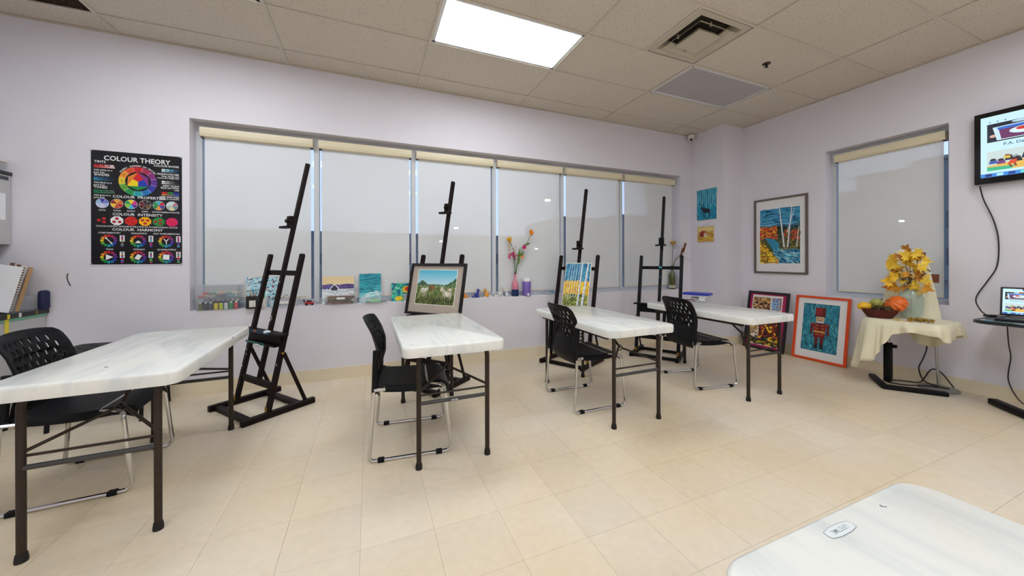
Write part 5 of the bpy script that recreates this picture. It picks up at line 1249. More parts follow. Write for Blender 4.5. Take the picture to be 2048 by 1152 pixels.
# plastic food box on the last table
fbx = thing('food_box', 'clear plastic food box with a blue lid standing on a white table', 'food box', (5.42, -1.075, TH), math.radians(-68))
m_ = MB(); rr = [rrect(.225, .135, .03, 4), rrect(.235, .145, .03, 4), rrect(.262, .168, .035, 4)]
zs = (0, .006, .088); n = len(rr[0]); vv = [(x, y_, z) for r_, z in zip(rr, zs) for x, y_ in r_]
m_.add(vv, [(i*n+k, i*n+(k+1) % n, (i+1)*n+(k+1) % n, (i+1)*n+k) for i in range(2) for k in range(n)]+[tuple(range(n))[::-1]]); m_.build('tub', M_CLR, fbx, True)
m_ = MB(); rr = [rrect(.285, .190, .04, 5), rrect(.292, .196, .042, 5), rrect(.27, .175, .04, 5), rrect(.245, .15, .03, 5)]; zs = (.082, .098, .106, .104); n = len(rr[0])
vv = [(x, y_, z) for r_, z in zip(rr, zs) for x, y_ in r_]; m_.add(vv, [(i*n+k, i*n+(k+1) % n, (i+1)*n+(k+1) % n, (i+1)*n+k) for i in range(3) for k in range(n)]+[tuple(range(n))[::-1], tuple(range(3*n, 4*n))]); m_.build('lid', mat('lid_blue', rgb(20, 46, 170), .3), fbx, True)
p = Print(); p.rect(-.032, -.02, .032, .02, (228, 228, 226))
for k in range(9): p.line(-.024+k*.006, -.004, -.022+k*.006, .006+.003*(k % 3), .0018, (70, 74, 84))
o = p.build('paper_label', ART, fbx); o.location = (.075, -.0815, .048); o.rotation_euler = (-.14, 0, 0)
for k, (nm, c_, dx) in enumerate((('red', (170, 50, 56), -.06), ('white', (222, 218, 214), .02), ('teal', (60, 110, 120), .05), ('dark', (60, 44, 50), -.02))):
    o = tag(MB().tube([(dx-.05, -.02+.012*k, .016+.009*k), (dx, -.01+.01*k, .02+.009*k), (dx+.04, -.03+.01*k, .016+.009*k)], .007, 7, smooth=3).build('craft_roll', mat('craft_'+nm, rgb(*c_), .5), None, True), '%s craft roll packed inside the blue-lidded food box' % nm, 'craft supply', 'craft supplies in the food box')
    o.location = fbx.location; o.rotation_euler = fbx.rotation_euler

# ------------------------------------------------------------------ storage cabinets by the left wall
M_CAB = mat('cabinet_grey', rgb(186, 184, 184), .5, var=.02)
M_CTOP = mat('counter_black', rgb(34, 32, 34), .45, var=.15)
cab = thing('base_cabinet', 'grey base cabinet with green tape under its black edge beside the back wall', 'cabinet', (XL, 0, 0))
CD = .60                                  # depth from the left wall
MB().bb(.02, CD-.02, -2.6, -.012, .10, .795).build('body', M_CAB, cab)
MB().bb(.02, CD-.07, -2.6, -.012, 0, .10).build('toe_kick', mat('toe_kick_rust', rgb(110, 66, 50), .7), cab)
for k in range(5):
    y1 = -.016-k*.515; d_ = MB().bb(CD-.02, CD-.002, y1-.505, y1, .115, .77).build('door', M_CAB, cab)
    MB().bb(CD-.002, CD+.012, y1-.47, y1-.45, .62, .74).build('handle', mat('cabinet_handle', rgb(120, 120, 122), .3, .8), d_)
MB().bb(CD-.003, CD+.0005, -2.6, -.012, .772, .793).build('green_tape', mat('tape_green', rgb(130, 196, 160), .6), cab)
MB().bb(CD+.0, CD+.002, -.36, -.33, .62, .795).build('yellow_tape', mat('tape_yellow', rgb(236, 214, 50), .5), cab)
wt = tag(MB().bb(XL+.002, XL+CD+.012, -2.6, -.003, .795, .828).build('worktop', M_CTOP), 'black worktop on the grey base cabinet by the back wall', 'worktop')
for yy, c_ in ((-.35, 'yellow'), (-.26, 'white'), (-.12, 'brown')):
    MB().rbox((CD+XL+.013, yy, .812), (.003, .02, .03), .001, seg=1).build('paint_mark', mat('mark_'+c_, rgb(*{'yellow': (226, 200, 40), 'white': (222, 222, 220), 'brown': (120, 96, 60)}[c_]), .6), wt)
up_ = thing('wall_cabinet', 'grey wall cabinet with a paper note hanging above the base cabinet', 'cabinet', (XL, 0, 0))
UD = .41
MB().bb(0, UD-.02, -2.4, -.012, 1.335, 1.865).build('body', M_CAB, up_)
for k in range(4):
    y1 = -.014-k*.59; d_ = MB().bb(UD-.02, UD, y1-.58, y1, 1.335, 1.862).build('door', M_CAB, up_)
    MB().bb(UD, UD+.003, y1-.09, y1-.02, 1.825, 1.852).build('name_plate', mat('plate_dark', rgb(56, 60, 66), .4), d_)
MB().bb(0, UD+.006, -2.4, -.008, 1.865, 1.89).build('top_edge', M_CTOP, up_)
MB().bb(0, UD-.06, -2.4, -.03, 1.22, 1.335).build('light_rail', mat('rail_black', rgb(18, 18, 20), .6), up_)
MB().bb(UD, UD+.002, -.32, -.058, 1.52, 1.72).build('paper_note', mat('note_white', rgb(232, 232, 236), .8), up_)
bx2 = thing('clear_box', 'clear plastic box on top of the grey wall cabinet', 'box', (XL+.30, -.13, 1.89))
open_bin(.20, .20, .07, .003, .96).build('tub', M_CLR2, bx2); MB().rbox((0, 0, .075), (.21, .21, .010), .003, seg=1).build('lid', mat('lid_cream', rgb(222, 216, 200), .4), bx2)
rl = thing('paper_roll', 'cream paper roll lying on the clear box above the wall cabinet', 'paper roll', (XL+.30, -.13, 1.996))
MB().cyl((0, -.10, 0), (0, .09, 0), .026, n=16).build('paper', mat('roll_paper', rgb(226, 216, 196), .8), rl, True); MB().cyl((0, -.102, 0), (0, .092, 0), .012, n=10).build('core', mat('roll_core', rgb(170, 140, 100), .8), rl, True)

# things on the worktop
CZ = .828
bn = thing('file_bin', 'clear plastic bin holding sketch pads on the black worktop', 'bin', (-.525, -.165, CZ))
open_bin(.19, .29, .115, .003, .93).build('tub', M_CLR2, bn); rim(.195, .295, .115).build('rim', M_CLR2, bn, True)
def board(name, label, cat, c_, w, h, th, loc, rot, holes=False):
    t = thing(name, label, cat, loc); t.rotation_euler = rot
    MB().bb(-w/2, w/2, 0, th, 0, h).build('cover', mat('board_'+'_'.join(str(k) for k in c_), rgb(*c_), .7), t)
    if holes:
        for k in range(int(h/.018)): MB().bb(-w/2-.0014, -w/2, th*.25, th*.75, .012+k*.018, .020+k*.018).build('punch_hole', mat('hole_dark', rgb(66, 46, 40), .8), t)
    return t
board('drawing_board', 'large white drawing board leaning in front of the sketch pads', 'board', (240, 240, 244), .46, .33, .006, (-.655, -.335, CZ+.056), (-.04, .20, 0))
for k, (nm, c_, hl) in enumerate((('dark brown', (104, 70, 54), False), ('russet spiral-bound', (142, 98, 78), True), ('pale spiral-bound', (222, 214, 204), True), ('tan', (170, 132, 90), False))):
    board('sketch_pad', nm+' sketch pad leaning upright in the clear worktop bin', 'sketch pad', c_, .22, .360-.012*k, .020, (-.585+.034*k, -.165, CZ+.010), (.20, 0, math.radians(122)), hl)
wp = thing('wipes_packet', 'white and blue wipes packet standing on the black worktop', 'packet', (-.585, -.385, CZ), math.radians(8))
MB().rbox((0, 0, .06), (.22, .05, .12), .012).build('packet', mat('packet_white', rgb(220, 224, 232), .35), wp, True)
p = Print(); p.rect(-.10, .008, .10, .03, (90, 170, 206))
for x, z, r in ((-.05, .05, .018), (.0, .042, .022), (.05, .045, .02), (.06, .085, .016), (-.06, .10, .012)): p.ell(x, z, r, r*.8, (96, 100, 176), 9); p.ell(x+.004, z+.003, r*.5, r*.4, (130, 140, 206), 8)
o = p.build('printed_face', ART, wp); o.location = (0, -.0255, 0)
tag(MB().rbox((-.405, -.075, CZ+.075), (.045, .07, .15), .02, seg=3).build('navy_pouch', mat('pouch_navy', rgb(20, 26, 66), .7), None, True), 'navy blue soft pouch standing behind the sketch pad bin', 'pouch')

# ------------------------------------------------------------------ television
tv = thing('television', 'black wall-mounted television showing a web page', 'television', (6.895, -2.675-.545, 2.165), -PI/2)
TVW, TVH = 1.075, .615
MB().rbox((0, .022, 0), (TVW, .044, TVH), .006, seg=2).build('casing', mat('tv_black_gloss', rgb(10, 9, 12), .18), tv, True)
MB().bb(-.2, .2, .044, .064, -.2, .2).build('wall_bracket', mat('bracket_black', rgb(20, 20, 20), .5), tv)
def web_page(w, h):
    p = Print(); W_, H_ = w/2, h/2
    p.rect(-W_, -H_, W_, H_, (206, 244, 252))
    p.rect(-W_*.42, H_*.88, W_, H_, (20, 26, 44)); p.ell(-W_*.35, H_*.945, .008*w, .008*w, (230, 60, 60), 10); p.line(-W_*.3, H_*.945, -W_*.1, H_*.945, .006*w, (170, 180, 190))
    for k in range(3): p.ell(-W_*.9+k*.04*w, H_*.80, .006*w, .006*w, (120, 150, 170), 8)
    p.ell(-W_*.4, H_*.80, .006*w, .006*w, (110, 130, 150), 8); p.ell(-W_*.3, H_*.80, .008*w, .008*w, (70, 100, 140), 10); p.line(-W_*.2, H_*.80, W_*.5, H_*.80, .006*w, (150, 180, 196))
    def card(x0, z0, x1, z1, kind):
        X0, Z0, X1, Z1 = W_*x0, H_*z0, W_*x1, H_*z1; cx, cz, a, b = (X0+X1)/2, (Z0+Z1)/2, (X1-X0)/2, (Z1-Z0)/2
        if kind == 0:
            p.rect(X0, Z0, X1, Z1, (20, 26, 46)); p.ell(cx-a*.15, cz+b*.85, a*.25, b*.14, (190, 220, 240), 10); p.ell(cx+a*.1, cz+b*.95, a*.14, b*.18, (206, 110, 50), 10)
            p.ell(cx-a*.85, cz-b*.35, a*.09, b*.16, (222, 180, 160), 10)
            p.poly([(X0+a*.25, Z0+b*.12), (X0+a*.14, Z1-b*.42), (X1, Z1-b*.30), (X1, Z0+b*.12)], (206, 236, 250))
            p.poly([(X0+a*.36, Z0+b*.2), (X0+a*.28, Z1-b*.5), (X1, Z1-b*.4), (X1, Z0+b*.2)], (110, 50, 100)); p.poly([(X0+a*.28, Z1-b*.75), (X0+a*.25, Z1-b*.5), (X1, Z1-b*.4), (X1, Z1-b*.62)], (40, 110, 214))
            p.ell(cx+a*.05, cz-b*.12, a*.5, b*.40, (214, 244, 250), 22); p.ell(cx+a*.05, cz-b*.12, a*.38, b*.29, (236, 252, 255), 22)
            p.ell(cx-a*.12, cz+b*.02, a*.17, b*.18, (206, 50, 40), 14); p.poly([(cx-a*.1, cz-b*.28), (cx+a*.35, cz-b*.05), (cx+a*.2, cz-b*.25), (cx+a*.05, cz-b*.35)], (40, 170, 110))
        else:
            p.rect(X0, Z0, X1, Z1, (206, 224, 222)); p.poly([(X0, Z0), (X1, Z0), (X1, cz-b*.05), (cx, cz-b*.15), (X0, cz-b*.5)], (236, 190, 90)); p.poly([(X0, Z0), (X0+a*.6, Z0), (X0+a*.7, Z0+b*.3), (X0, Z0+b*.4)], (60, 190, 140)); p.poly([(cx+a*.1, cz-b*.2), (X1, cz), (X1, cz+b*.2), (cx+a*.1, cz-b*.05)], (90, 170, 90))
            rr_ = random.Random(9)
            for k in range(9):
                x = X0+a*(.15+.2*k); z = cz+b*rr_.uniform(-.1, .35); c_ = rr_.choice([(40, 40, 70), (120, 60, 130), (60, 90, 170), (30, 30, 40)])
                p.ell(x, z, a*.08, b*.13, (40, 30, 40), 9); p.poly([(x-a*.09, z-b*.1), (x+a*.09, z-b*.08), (x+a*.12, z-b*.4), (x-a*.1, z-b*.42)], c_); p.line(x+a*.05, z-b*.15, x+a*.2, z+b*.02, .005, c_)
            p.ell(X0+a*.66, cz-b*.02, a*.07, b*.12, (60, 34, 30), 10); p.poly([(X0+a*.5, cz-b*.55), (X0+a*.72, cz-b*.5), (X0+a*.74, cz-b*.1), (X0+a*.58, cz-b*.14)], (222, 80, 40)); p.line(X0+a*.55, cz-b*.55, X0+a*.62, cz-b*.85, .010, (120, 50, 50)); p.line(X0+a*.68, cz-b*.5, X0+a*.72, cz-b*.8, .010, (120, 50, 50))
            p.ell(X0+a*.5, cz+b*.4, a*.06, b*.11, (150, 110, 60), 10); p.rect(X0+a*.42, cz+b*.08, X0+a*.58, cz+b*.32, (226, 190, 60))
    card(-.93, .14, -.10, .74, 0); p.text('P.A. Day Camp', -W_*.55, -H_*.02, .034*w, (70, 110, 140))
    card(-.93, -.80, -.10, -.16, 1); card(.05, .14, .90, .74, 1); card(.05, -.80, .90, -.16, 0)
    p.rect(-W_, -H_, W_, -H_*.88, (60, 140, 226))
    for k in range(16): p.rect(-W_*.95+k*W_*.12, -H_*.98, -W_*.95+k*W_*.12+W_*.07, -H_*.9, [(20, 40, 110), (180, 240, 250), (30, 60, 150), (120, 226, 214), (230, 210, 240)][k % 5])
    return p
o = web_page(TVW-.075, TVH-.095).build('screen', GLOW, tv); o.location = (0, -.0015, .006)
MB().bb(-.02, .02, -.001, .02, -TVH/2-.004, -TVH/2+.004).build('cable_port', MATS['bracket_black'], tv)

# ------------------------------------------------------------------ laptop table
def pedestal(name, label, loc, rz, w, d, z, mtop, feet):
    t = thing(name, label, 'table', loc, rz)
    m_ = MB(); rr = [rrect(w-.02, d-.02, .10, 7), rrect(w, d, .11, 7), rrect(w, d, .11, 7), rrect(w-.012, d-.012, .105, 7)]; zs = (z-.026, z-.022, z-.006, z); n = len(rr[0])
    vv = [(x, y_, zz) for r_, zz in zip(rr, zs) for x, y_ in r_]
    m_.add(vv, [(i*n+k, i*n+(k+1) % n, (i+1)*n+(k+1) % n, (i+1)*n+k) for i in range(3) for k in range(n)]+[tuple(range(n))[::-1], tuple(range(3*n, 4*n))]); m_.build('table_top', mtop, t, True)
    return t
M_PBK = mat('pedestal_black', rgb(10, 10, 13), .5, var=.2, scale=20, spec=.2)
M_PTOP = mat('painted_black_top', rgb(28, 34, 40), .35, var=.7, scale=14)
lt_ = pedestal('laptop_table', 'black paint-marked table holding the laptop beside the right wall', (6.625, -3.18, 0), 0, .56, .76, .725, M_PTOP, None)
MB().cyl((0, 0, .05), (0, 0, .70), .024, n=14).build('post', M_PBK, lt_, True)
MB().rbox((0, 0, .69), (.20, .20, .016), .003, seg=1).build('top_plate', M_PBK, lt_)
MB().rbox((-.11, .14, .026), (.065, .60, .05), .012, rot_z(math.radians(-44))).build('foot', M_PBK, lt_, True)
MB().rbox((.05, -.04, .026), (.065, .40, .05), .012, rot_z(math.radians(50))).build('foot', M_PBK, lt_, True)
for k, (dx, dy, sx, sy, c_) in enumerate(((-.20, .30, .05, .02, 'sky'), (-.22, .22, .04, .05, 'teal'), (-.24, .12, .02, .06, 'white'), (-.18, .33, .03, .015, 'white'), (-.23, .02, .025, .05, 'teal'))):
    MB().ball((dx, dy, .7245), (sx, sy, .0018), 12, 4).build('paint_smear', MATS['paint_crust_'+c_], lt_, True)
lp = thing('laptop', 'open dark laptop showing a web page on the black table', 'laptop', (6.62, -3.05, .7255), math.radians(-82))
MB().rbox((0, 0, .009), (.345, .235, .018), .004).build('base', mat('laptop_dark', rgb(34, 33, 38), .4), lp, True)
for r_ in range(4): MB().bb(-.15, .15, -.015+r_*.026, .005+r_*.026, .018, .0195).build('key_row', mat('key_black', rgb(14, 14, 16), .5), lp)
MB().bb(-.05, .05, -.10, -.04, .018, .0186).build('touchpad', mat('touchpad_grey', rgb(52, 52, 56), .4), lp)
ld = MB().rbox((0, .155, .135), (.345, .008, .235), .003, Matrix.Rotation(-.22, 3, 'X')).build('lid', MATS['laptop_dark'], lp, True)
o = web_page(.32, .205).build('screen', GLOW, ld); o.rotation_euler = (-.22, 0, 0); o.location = (0, .155-.0055, .137)
M_CORD = mat('cord_black', rgb(34, 26, 32), .5)
tvc = [(6.905, -2.712, 1.845), (6.935, -2.726, 1.723), (6.94, -2.777, 1.542), (6.94, -2.803, 1.368), (6.94, -2.797, 1.154), (6.935, -2.75, 1.023), (6.93, -2.693, .893), (6.90, -2.692, .826), (6.82, -2.74, .760), (6.76, -2.785, .7345)]
tag(MB().tube(tvc, .0048, 7, smooth=5).build('dangling_cable', M_CORD, None, True), 'dark cord hanging from the television down to the laptop table', 'cord')
ad = thing('video_adapter', 'small black plug adapter beside the laptop', 'adapter', (6.72, -2.815, .7255), math.radians(-40))
MB().rbox((0, 0, .009), (.075, .026, .017), .004).build('plug', mat('adapter_black', rgb(14, 13, 15), .4), ad, True)
MB().tube([(.036, 0, .010), (.06, -.01, .022), (.085, -.035, .015), (.10, -.06, .010)], .003, 6, smooth=4).build('short_cable', M_CORD, ad, True)
dnc = [(6.93, -2.852, .715), (6.93, -2.851, .62), (6.925, -2.859, .484), (6.925, -2.869, .382), (6.925, -2.859, .275), (6.925, -2.857, .181), (6.92, -2.89, .075), (6.90, -2.945, .012), (6.86, -3.05, .006)]
tag(MB().tube(dnc, .0042, 7, smooth=5).build('power_cord', M_CORD, None, True), 'thin dark power cord hanging from the laptop table to the floor', 'cord')

# ------------------------------------------------------------------ still life
SX, SY, ST = 6.555, -2.40, .640
slt = pedestal('display_table', 'black pedestal table under the cream still life cloth', (SX, SY, 0), 0, .46, .50, ST, M_PBK, None)
MB().cyl((-.05, .13, .40), (-.05, .13, ST-.03), .015, n=14).build('inner_post', mat('steel_post', rgb(170, 170, 170), .3, .9), slt, True)
MB().rbox((-.05, .13, .23), (.052, .052, .37), .006).build('outer_post', M_PBK, slt, True)
MB().rbox((-.045, .095, .385), (.03, .05, .03), .006).build('height_knob', M_PBK, slt, True)
def foot(p, q, w=.055, h=.038):
    p, q = Vector(p), Vector(q); d = q-p; return MB().rbox((p+q)/2, (d.length, w, h), .010, rot_z(math.atan2(d.y, d.x)))
foot((-.19, .12, .020), (.075, -.21, .020)).build('foot', M_PBK, slt, True)
foot((-.185, .10, .0205), (.14, .325, .0205), .052, .036).build('foot', M_PBK, slt, True)
M_CLOTH = bpy.data.materials.new('cream_cloth'); M_CLOTH.use_nodes = True
nt = M_CLOTH.node_tree; b_ = nt.nodes['Principled BSDF']; b_.inputs['Roughness'].default_value = .85; b_.inputs['Base Color'].default_value = (*rgb(250, 243, 214), 1); b_.inputs['Sheen Weight'].default_value = .2
tl = nt.nodes.new('ShaderNodeBsdfTranslucent'); tl.inputs[0].default_value = (*rgb(240, 226, 180), 1); mxs = nt.nodes.new('ShaderNodeMixShader'); mxs.inputs[0].default_value = .22
wv = nt.nodes.new('ShaderNodeTexNoise'); wv.inputs['Scale'].default_value = 16; wv.inputs['Detail'].default_value = 4; tcn = nt.nodes.new('ShaderNodeTexCoord'); nt.links.new(tcn.outputs['Object'], wv.inputs['Vector'])
bpn = nt.nodes.new('ShaderNodeBump'); bpn.inputs['Strength'].default_value = .5; bpn.inputs['Distance'].default_value = .01; nt.links.new(wv.outputs['Fac'], bpn.inputs['Height']); nt.links.new(bpn.outputs[0], b_.inputs['Normal'])
nt.links.new(b_.outputs[0], mxs.inputs[1]); nt.links.new(tl.outputs[0], mxs.inputs[2]); nt.links.new(mxs.outputs[0], nt.nodes['Material Output'].inputs['Surface'])
# table cloth: top patch plus a skirt whose drop varies round the rim
def interp(tab, a):
    a %= 360
    for (a0, v0), (a1, v1) in zip(tab, tab[1:]+[(tab[0][0]+360, tab[0][1])]):
        if a0 <= a <= a1: 
            k = (a-a0)/(a1-a0); k = k*k*(3-2*k); return v0+(v1-v0)*k
    return tab[0][1]
# angle from table centre: 0=+x (wall), 90=+y (orange picture), 180=-x (room), 270=-y (laptop)
drop = [(0, .10), (40, .14), (62, .30), (84, .34), (100, .33), (116, .52), (128, .50), (140, .42), (152, .40), (166, .22), (178, .12), (200, .085), (225, .10), (240, .15), (262, .12), (285, .09), (310, .14), (335, .22), (348, .14)]
N = 144; rim_pts = []
base_r = rrect(.485, .53, .12, 12)
import bisect
def rim_at(a):
    dx, dy = math.cos(a), math.sin(a); best = None
    n = len(base_r)
    for i in range(n):
        x0, y0 = base_r[i]; x1, y1 = base_r[(i+1) % n]; ex, ey_ = x1-x0, y1-y0; den = dx*ey_-dy*ex
        if abs(den) < 1e-12: continue
        t = (x0*ey_-y0*ex)/den; u = (x0*dy-y0*dx)/den
        if t > 0 and -1e-6 <= u <= 1+1e-6: best = t if best is None else max(best, t)
    return best*dx, best*dy
vs, fs = [], []; rows = 5; skirt = 12
for k in range(N):
    a = 2*PI*k/N; x, y_ = rim_at(a); dg = math.degrees(a); L = interp(drop, dg)
    wave = math.sin(a*13+.7)*.7+math.sin(a*22+2)*.5+math.sin(a*5)*.3
    for r in range(1, rows+1):
        f_ = r/rows; wr_ = .0025*math.sin(17*x*f_+6*y_*f_)+.003*math.sin(23*y_*f_+2)*f_
        vs.append((x*f_, y_*f_, ST+.006+abs(wr_)))
    ox, oy = x/math.hypot(x, y_), y_/math.hypot(x, y_)
    for j in range(1, skirt+1):
        f_ = j/skirt; dd = L*f_
        out = .022*min(1, dd/.05) + .030*wave*f_*min(1, L/.2) + .05*f_*(L > .3)
        vs.append((x+ox*out - (oy*.02*math.sin(a*7)*f_), y_+oy*out, ST+.006-max(0, dd-.004)*.985))
R_N = rows+skirt; vs.append((0, 0, ST+.007)); ci = len(vs)-1
for k in range(N):
    k2 = (k+1) % N; fs.append((ci, k*R_N, k2*R_N))
    for j in range(R_N-1): fs.append((k*R_N+j, k*R_N+j+1, k2*R_N+j+1, k2*R_N+j))
cl = MB().add(vs, fs).build('table_cloth', M_CLOTH, None, True); cl.location = (SX, SY, 0)
cl.modifiers.new('thickness', 'SOLIDIFY').thickness = .0015
tag(cl, 'cream cloth draped over the still life table with one long hanging corner', 'cloth')
# stand behind the table that carries the backdrop cloth
sd = thing('backdrop_stand', 'metal stand with a round silver base under the still life backdrop', 'stand', (6.875, -2.475, 0))
MB().lathe([(.128, 0), (.132, .004), (.130, .018), (.118, .022), (.02, .024)], 32).build('base_disc', mat('brushed_silver', rgb(134, 130, 126), .32, 0), sd, True)
sd.location = (6.80, -2.50, 0)
MB().tube([(0, 0, .02), (-.004, .012, .34), (-.004, .02, .62)], .0095, 10).build('pole', mat('steel_post', rgb(170, 170, 170), .3, .9), sd, True)
MB().bb(-.0, .018, .085, .27, .60, 1.27).build('back_board', mat('board_brown', rgb(120, 70, 46), .6), sd)
MB().bb(.02, .034, .005, .09, .985, 1.065).build('board_knob', mat('board_brown', rgb(120, 70, 46), .6), sd)
# backdrop cloth over the board
vs, fs = [], []; NZ, NA = 22, 44
for i in range(NZ+1):
    f_ = i/NZ; z = 1.305 - .655*f_
    cy_ = -2.292 - .012*f_; hw = .108 + .095*f_**.8; hd = .032 + .05*f_
    if i == 0: hw *= .55; hd *= .4
    if i == 1: hw *= .88; hd *= .8
    for k in range(NA):
        a = 2*PI*k/NA; fold = 1 + (.10*math.sin(a*8+1+f_*1.5)+.06*math.sin(a*13))*min(1, f_*2)
        vs.append((6.825 + hd*math.cos(a)*fold, cy_ + hw*math.sin(a)*(1+.03*math.sin(a*8+1)*f_), z + .012*math.sin(a*3)*(1-f_)))
for i in range(NZ):
    for k in range(NA): fs.append((i*NA+k, (i+1)*NA+k, (i+1)*NA+(k+1) % NA, i*NA+(k+1) % NA))
fs.append(tuple(range(NA)))
bc = tag(MB().add(vs, fs).build('backdrop_cloth', M_CLOTH, None, True), 'tall cream backdrop cloth draped behind the leaf vase', 'cloth')
# hanging part of the backdrop below the table at the back
vs, fs = [], []; NA, NZ = 20, 10
for i in range(NZ+1):
    f_ = i/NZ
    for k in range(NA+1):
        s = k/NA; y_ = -2.30 - .30*s; w_ = math.sin(PI*s)
        vs.append((6.755+.022*math.sin(s*16)*f_+.01*f_, y_ + .02*f_*(1-2*s), .618 - f_*(.10+.13*w_)))
for i in range(NZ):
    for k in range(NA): fs.append((i*(NA+1)+k, (i+1)*(NA+1)+k, (i+1)*(NA+1)+k+1, i*(NA+1)+k+1))
hp = MB().add(vs, fs).build('hanging_fold', M_CLOTH, cl, True); hp.location = (-SX, -SY, 0)

# glass vase with autumn leaves
VX, VY, VZ = 6.645, -2.375, ST+.0095
M_VASE = mat('pale_green_glass', rgb(196, 216, 200), .12, alpha=.34, spec=.8)
va = thing('glass_vase', 'pale green glass vase holding yellow autumn leaves', 'vase', (VX, VY, VZ))
MB().lathe([(.060, 0), (.064, .006), (.072, .05), (.084, .14), (.086, .19), (.074, .235), (.050, .262), (.044, .275), (.052, .290), (.048, .290), (.040, .276), (.046, .262), (.070, .232), (.081, .19), (.079, .14), (.066, .05), (.058, .012)], 28).build('glass_body', M_VASE, va, True)
bq = thing('leaf_bouquet', 'bouquet of yellow maple leaves and dark berries in the glass vase', 'autumn leaves', (VX, VY, VZ))
M_LF = [mat('maple_%d' % k, rgb(*c_), .6, var=.2, scale=30) for k, c_ in enumerate(((226, 176, 30), (206, 140, 24), (236, 196, 60), (190, 120, 30)))]
MAPLE = [(0, 0), (.18, .02), (.52, -.10), (.40, .12), (.72, .30), (.44, .34), (.50, .58), (.24, .50), (.0, 1.0), (-.24, .50), (-.50, .58), (-.44, .34), (-.72, .30), (-.40, .12), (-.52, -.10), (-.18, .02)]
lr = random.Random(12)
LS = 1.08
def maple(c_, size, d, nrm):
    d = Vector(d).normalized(); nrm = Vector(nrm); nrm = (nrm-d*nrm.dot(d)).normalized(); s = d.cross(nrm)
    pts = [Vector(c_)+s*(x*size)+d*(y_*size)+nrm*(.14*size*(abs(x)-.2*y_)) for x, y_ in MAPLE]
    mid = Vector(c_)+d*(.3*size)+nrm*(-.04*size); n = len(pts); v = pts+[mid]
    MB().add(v+[p_+nrm*.0012 for p_ in v], [(i, (i+1) % n, n) for i in range(n)]+[(n+1+(i+1) % n, n+1+i, 2*n+1) for i in range(n)]).build('leaf', lr.choice(M_LF), bq)
spots = [(-.10, .52, .09), (-.06, .60, .085), (.02, .58, .09), (-.09, .42, .075), (.06, .62, .08), (-.02, .50, .085), (.04, .48, .09), (.10, .54, .07), (-.12, .34, .085), (-.08, .30, .09), (-.02, .36, .08), (.06, .40, .085), (.11, .34, .09), (.07, .28, .085), (.13, .30, .075), (.0, .64, .07), (-.05, .46, .08), (.09, .46, .08), (.02, .42, .07), (-.13, .50, .07), (.04, .27, .09), (-.11, .57, .08), (-.03, .57, .09), (.05, .55, .08), (-.07, .37, .09), (-.13, .29, .08), (.12, .26, .09), (.09, .60, .08), (-.01, .31, .08)]
for dy, z, sz in spots:
    dy = dy*.80-.008
    # dy runs to the right of the picture, i.e. towards -y
    c_ = (lr.uniform(-.07, .0), -dy, z); tip = (lr.uniform(-.6, .2), -(dy*5+lr.uniform(-.5, .5)), lr.uniform(-.5, .7))
    maple(c_, sz*LS, tip, (-1, lr.uniform(-.5, .5), lr.uniform(-.1, .6)))
for k in range(9):
    dy = lr.uniform(-.09, .10); z = lr.uniform(.36, .60)
    MB().tube([(0, 0, .03), (lr.uniform(-.01, .01), -dy*.15, .25), (-.02, -dy, z)], .0022, 5, smooth=4).build('twig', mat('twig_dark', rgb(60, 44, 26), .8), bq)
for k in range(60):
    t_ = lr.random(); a = lr.choice((-.06, .02, .09)); MB().ball((-.05+lr.uniform(-.02, .02), -(a*t_*1.4+lr.uniform(-.012, .012)), .33+.12*t_+lr.uniform(-.015, .015)), .0065, 6, 4).build('berry', mat('berry_dark', rgb(70, 52, 26), .5), bq, True)
# basket and fruit
BX, BY, BZ = 6.44, -2.235, ST+.0095
bk = thing('wicker_basket', 'dark red-brown wicker basket of fruit on the cream cloth', 'basket', (BX, BY, BZ))
M_WICK = mat('wicker_brown', rgb(96, 34, 22), .6, var=.35, scale=60)
m_ = MB(); m_.lathe([(.085, .0), (.088, .004), (.10, .02)], 32, sx=.62, sy=.95); m_.build('bottom', M_WICK, bk, True)
for r in range(9):
    z = .006+r*.0085; q = []
    rx, ry = .060+.0042*r, .085+.0068*r
    for k in range(48):
        a = 2*PI*k/48; w_ = .0025*(1 if (k+r) % 2 else -1); q.append(((rx+w_)*math.cos(a), (ry+w_)*math.sin(a), z+.010*abs(math.sin(a))*r/9*1.2))
    MB().tube(q+[q[0]], .0048, 5, cap=False).build('weave_strand', M_WICK, bk, True)
for k in range(24):
    a = 2*PI*k/24; MB().tube([(.058*math.cos(a), .083*math.sin(a), .002), (.098*math.cos(a), .145*math.sin(a), .082+.010*abs(math.sin(a)))], .0032, 5).build('stake', M_WICK, bk)
def gourd(label, cat, name, c_, loc, r, squash, ribs, stem, rot=(0, 0, 0), m_=None):
    t = thing(name, label, cat, loc); t.rotation_euler = rot
    prof = [(max(.02, math.sin(PI*i/10))*r, -math.cos(PI*i/10)*r*squash) for i in range(11)]
    MB().lathe(prof, 48, rib=ribs).build('flesh', m_ or mat(name+'_skin', rgb(*c_), .4, var=.15, scale=30), t, True)
    MB().tube([(0, 0, r*squash*.9), (.004, 0, r*squash+.012), (.012, 0, r*squash+.022)], .006, 6).build('stem', mat('gourd_stem', rgb(110, 100, 50), .8), t, True)
    return t
gourd('ribbed orange pumpkin lying in the wicker basket', 'pumpkin', 'pumpkin', (224, 104, 28), (6.475, -2.335, BZ+.135), .083, .80, (.06, 12), True, (0, .95, 2.7))
gourd('pale green squash lying in the wicker basket', 'squash', 'green_squash', (168, 170, 84), (6.505, -2.192, BZ+.125), .052, .85, (.06, 10), True, (.3, .6, 0))
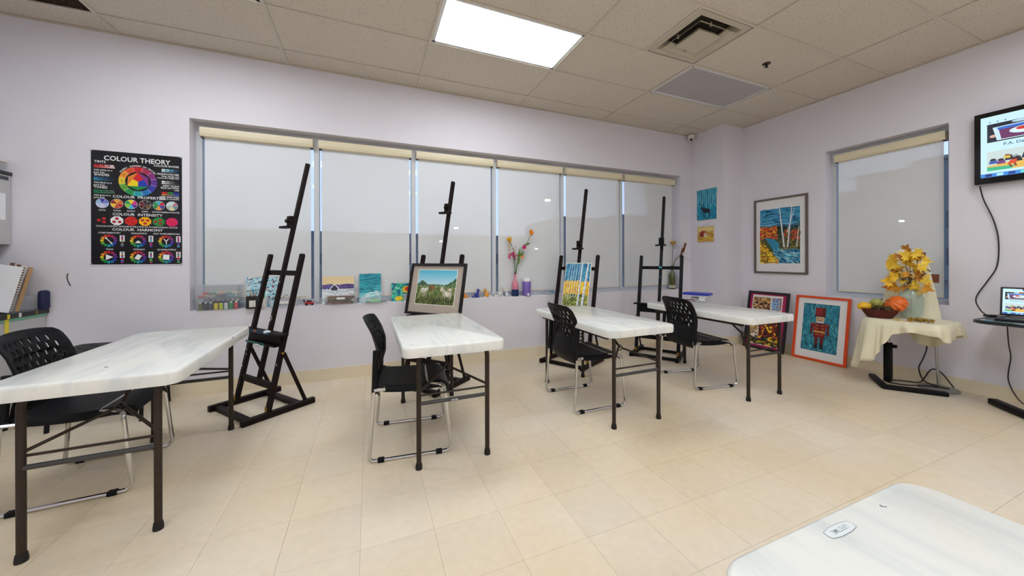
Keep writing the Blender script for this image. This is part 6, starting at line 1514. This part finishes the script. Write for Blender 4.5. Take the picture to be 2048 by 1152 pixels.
gourd('smooth yellow gourd lying on the basket rim', 'gourd', 'yellow_gourd', (240, 186, 30), (6.415, -2.135, BZ+.098), .040, 1.35, (.0, 1), True, (1.45, 0, .35))
gr = MB(); 
for k in range(42): gr.ball((lr.uniform(-.03, .03), lr.uniform(-.06, .07), lr.uniform(-.012, .02)), lr.uniform(.008, .0105), 7, 5)
o = tag(gr.build('grape_bunch', mat('grape_brown', rgb(70, 52, 20), .4, var=.4, scale=40), None, True), 'dark bunch of grapes spilling over the front of the basket', 'grapes', None); o.location = (6.37, -2.285, BZ+.095)
gr = MB()
for k in range(46): gr.ball((lr.uniform(-.03, .03), lr.uniform(-.075, .075), lr.uniform(.008, .03)), lr.uniform(.008, .0105), 7, 5)
o = tag(gr.build('grape_bunch', mat('grape_gold', rgb(150, 116, 30), .4, var=.4, scale=40), None, True), 'golden bunch of grapes lying on the cream cloth beside the vase', 'grapes', None); o.location = (6.46, -2.50, BZ-.002)
for k, (x, y_) in enumerate(((6.37, -2.40), (6.40, -2.45), (6.39, -2.36))):
    pts = [(p_[0]*.045, p_[1]*.045) for p_ in MAPLE]; o = MB().prism(pts, 0, .0015).build('fallen_leaf', M_LF[k % 3]); o.location = (x, y_, BZ+.002+.002*k); o.rotation_euler = (0, 0, k*2.1)
    tag(o, ['yellow fallen maple leaf lying on the cream cloth', 'amber fallen maple leaf lying on the cream cloth', 'pale yellow fallen maple leaf lying on the cream cloth'][k], 'leaf', 'fallen leaves on the cloth')
# floor cords beside the stand
fc = [(6.86, -2.405, .40), (6.87, -2.40, .334), (6.875, -2.372, .232), (6.88, -2.346, .152), (6.87, -2.365, .07), (6.80, -2.42, .045), (6.78, -2.50, .034), (6.80, -2.565, .030), (6.74, -2.47, .032), (6.66, -2.34, .010), (6.63, -2.22, .006), (6.70, -2.18, .006), (6.80, -2.25, .006), (6.87, -2.35, .012), (6.885, -2.385, .07), (6.885, -2.414, .135), (6.885, -2.446, .165), (6.885, -2.494, .140), (6.88, -2.54, .075), (6.86, -2.575, .034)]
tag(MB().tube(fc, .0052, 7, smooth=5).build('lamp_cord', M_CORD, None, True), 'loose dark cord looping over the round silver stand base', 'cord')
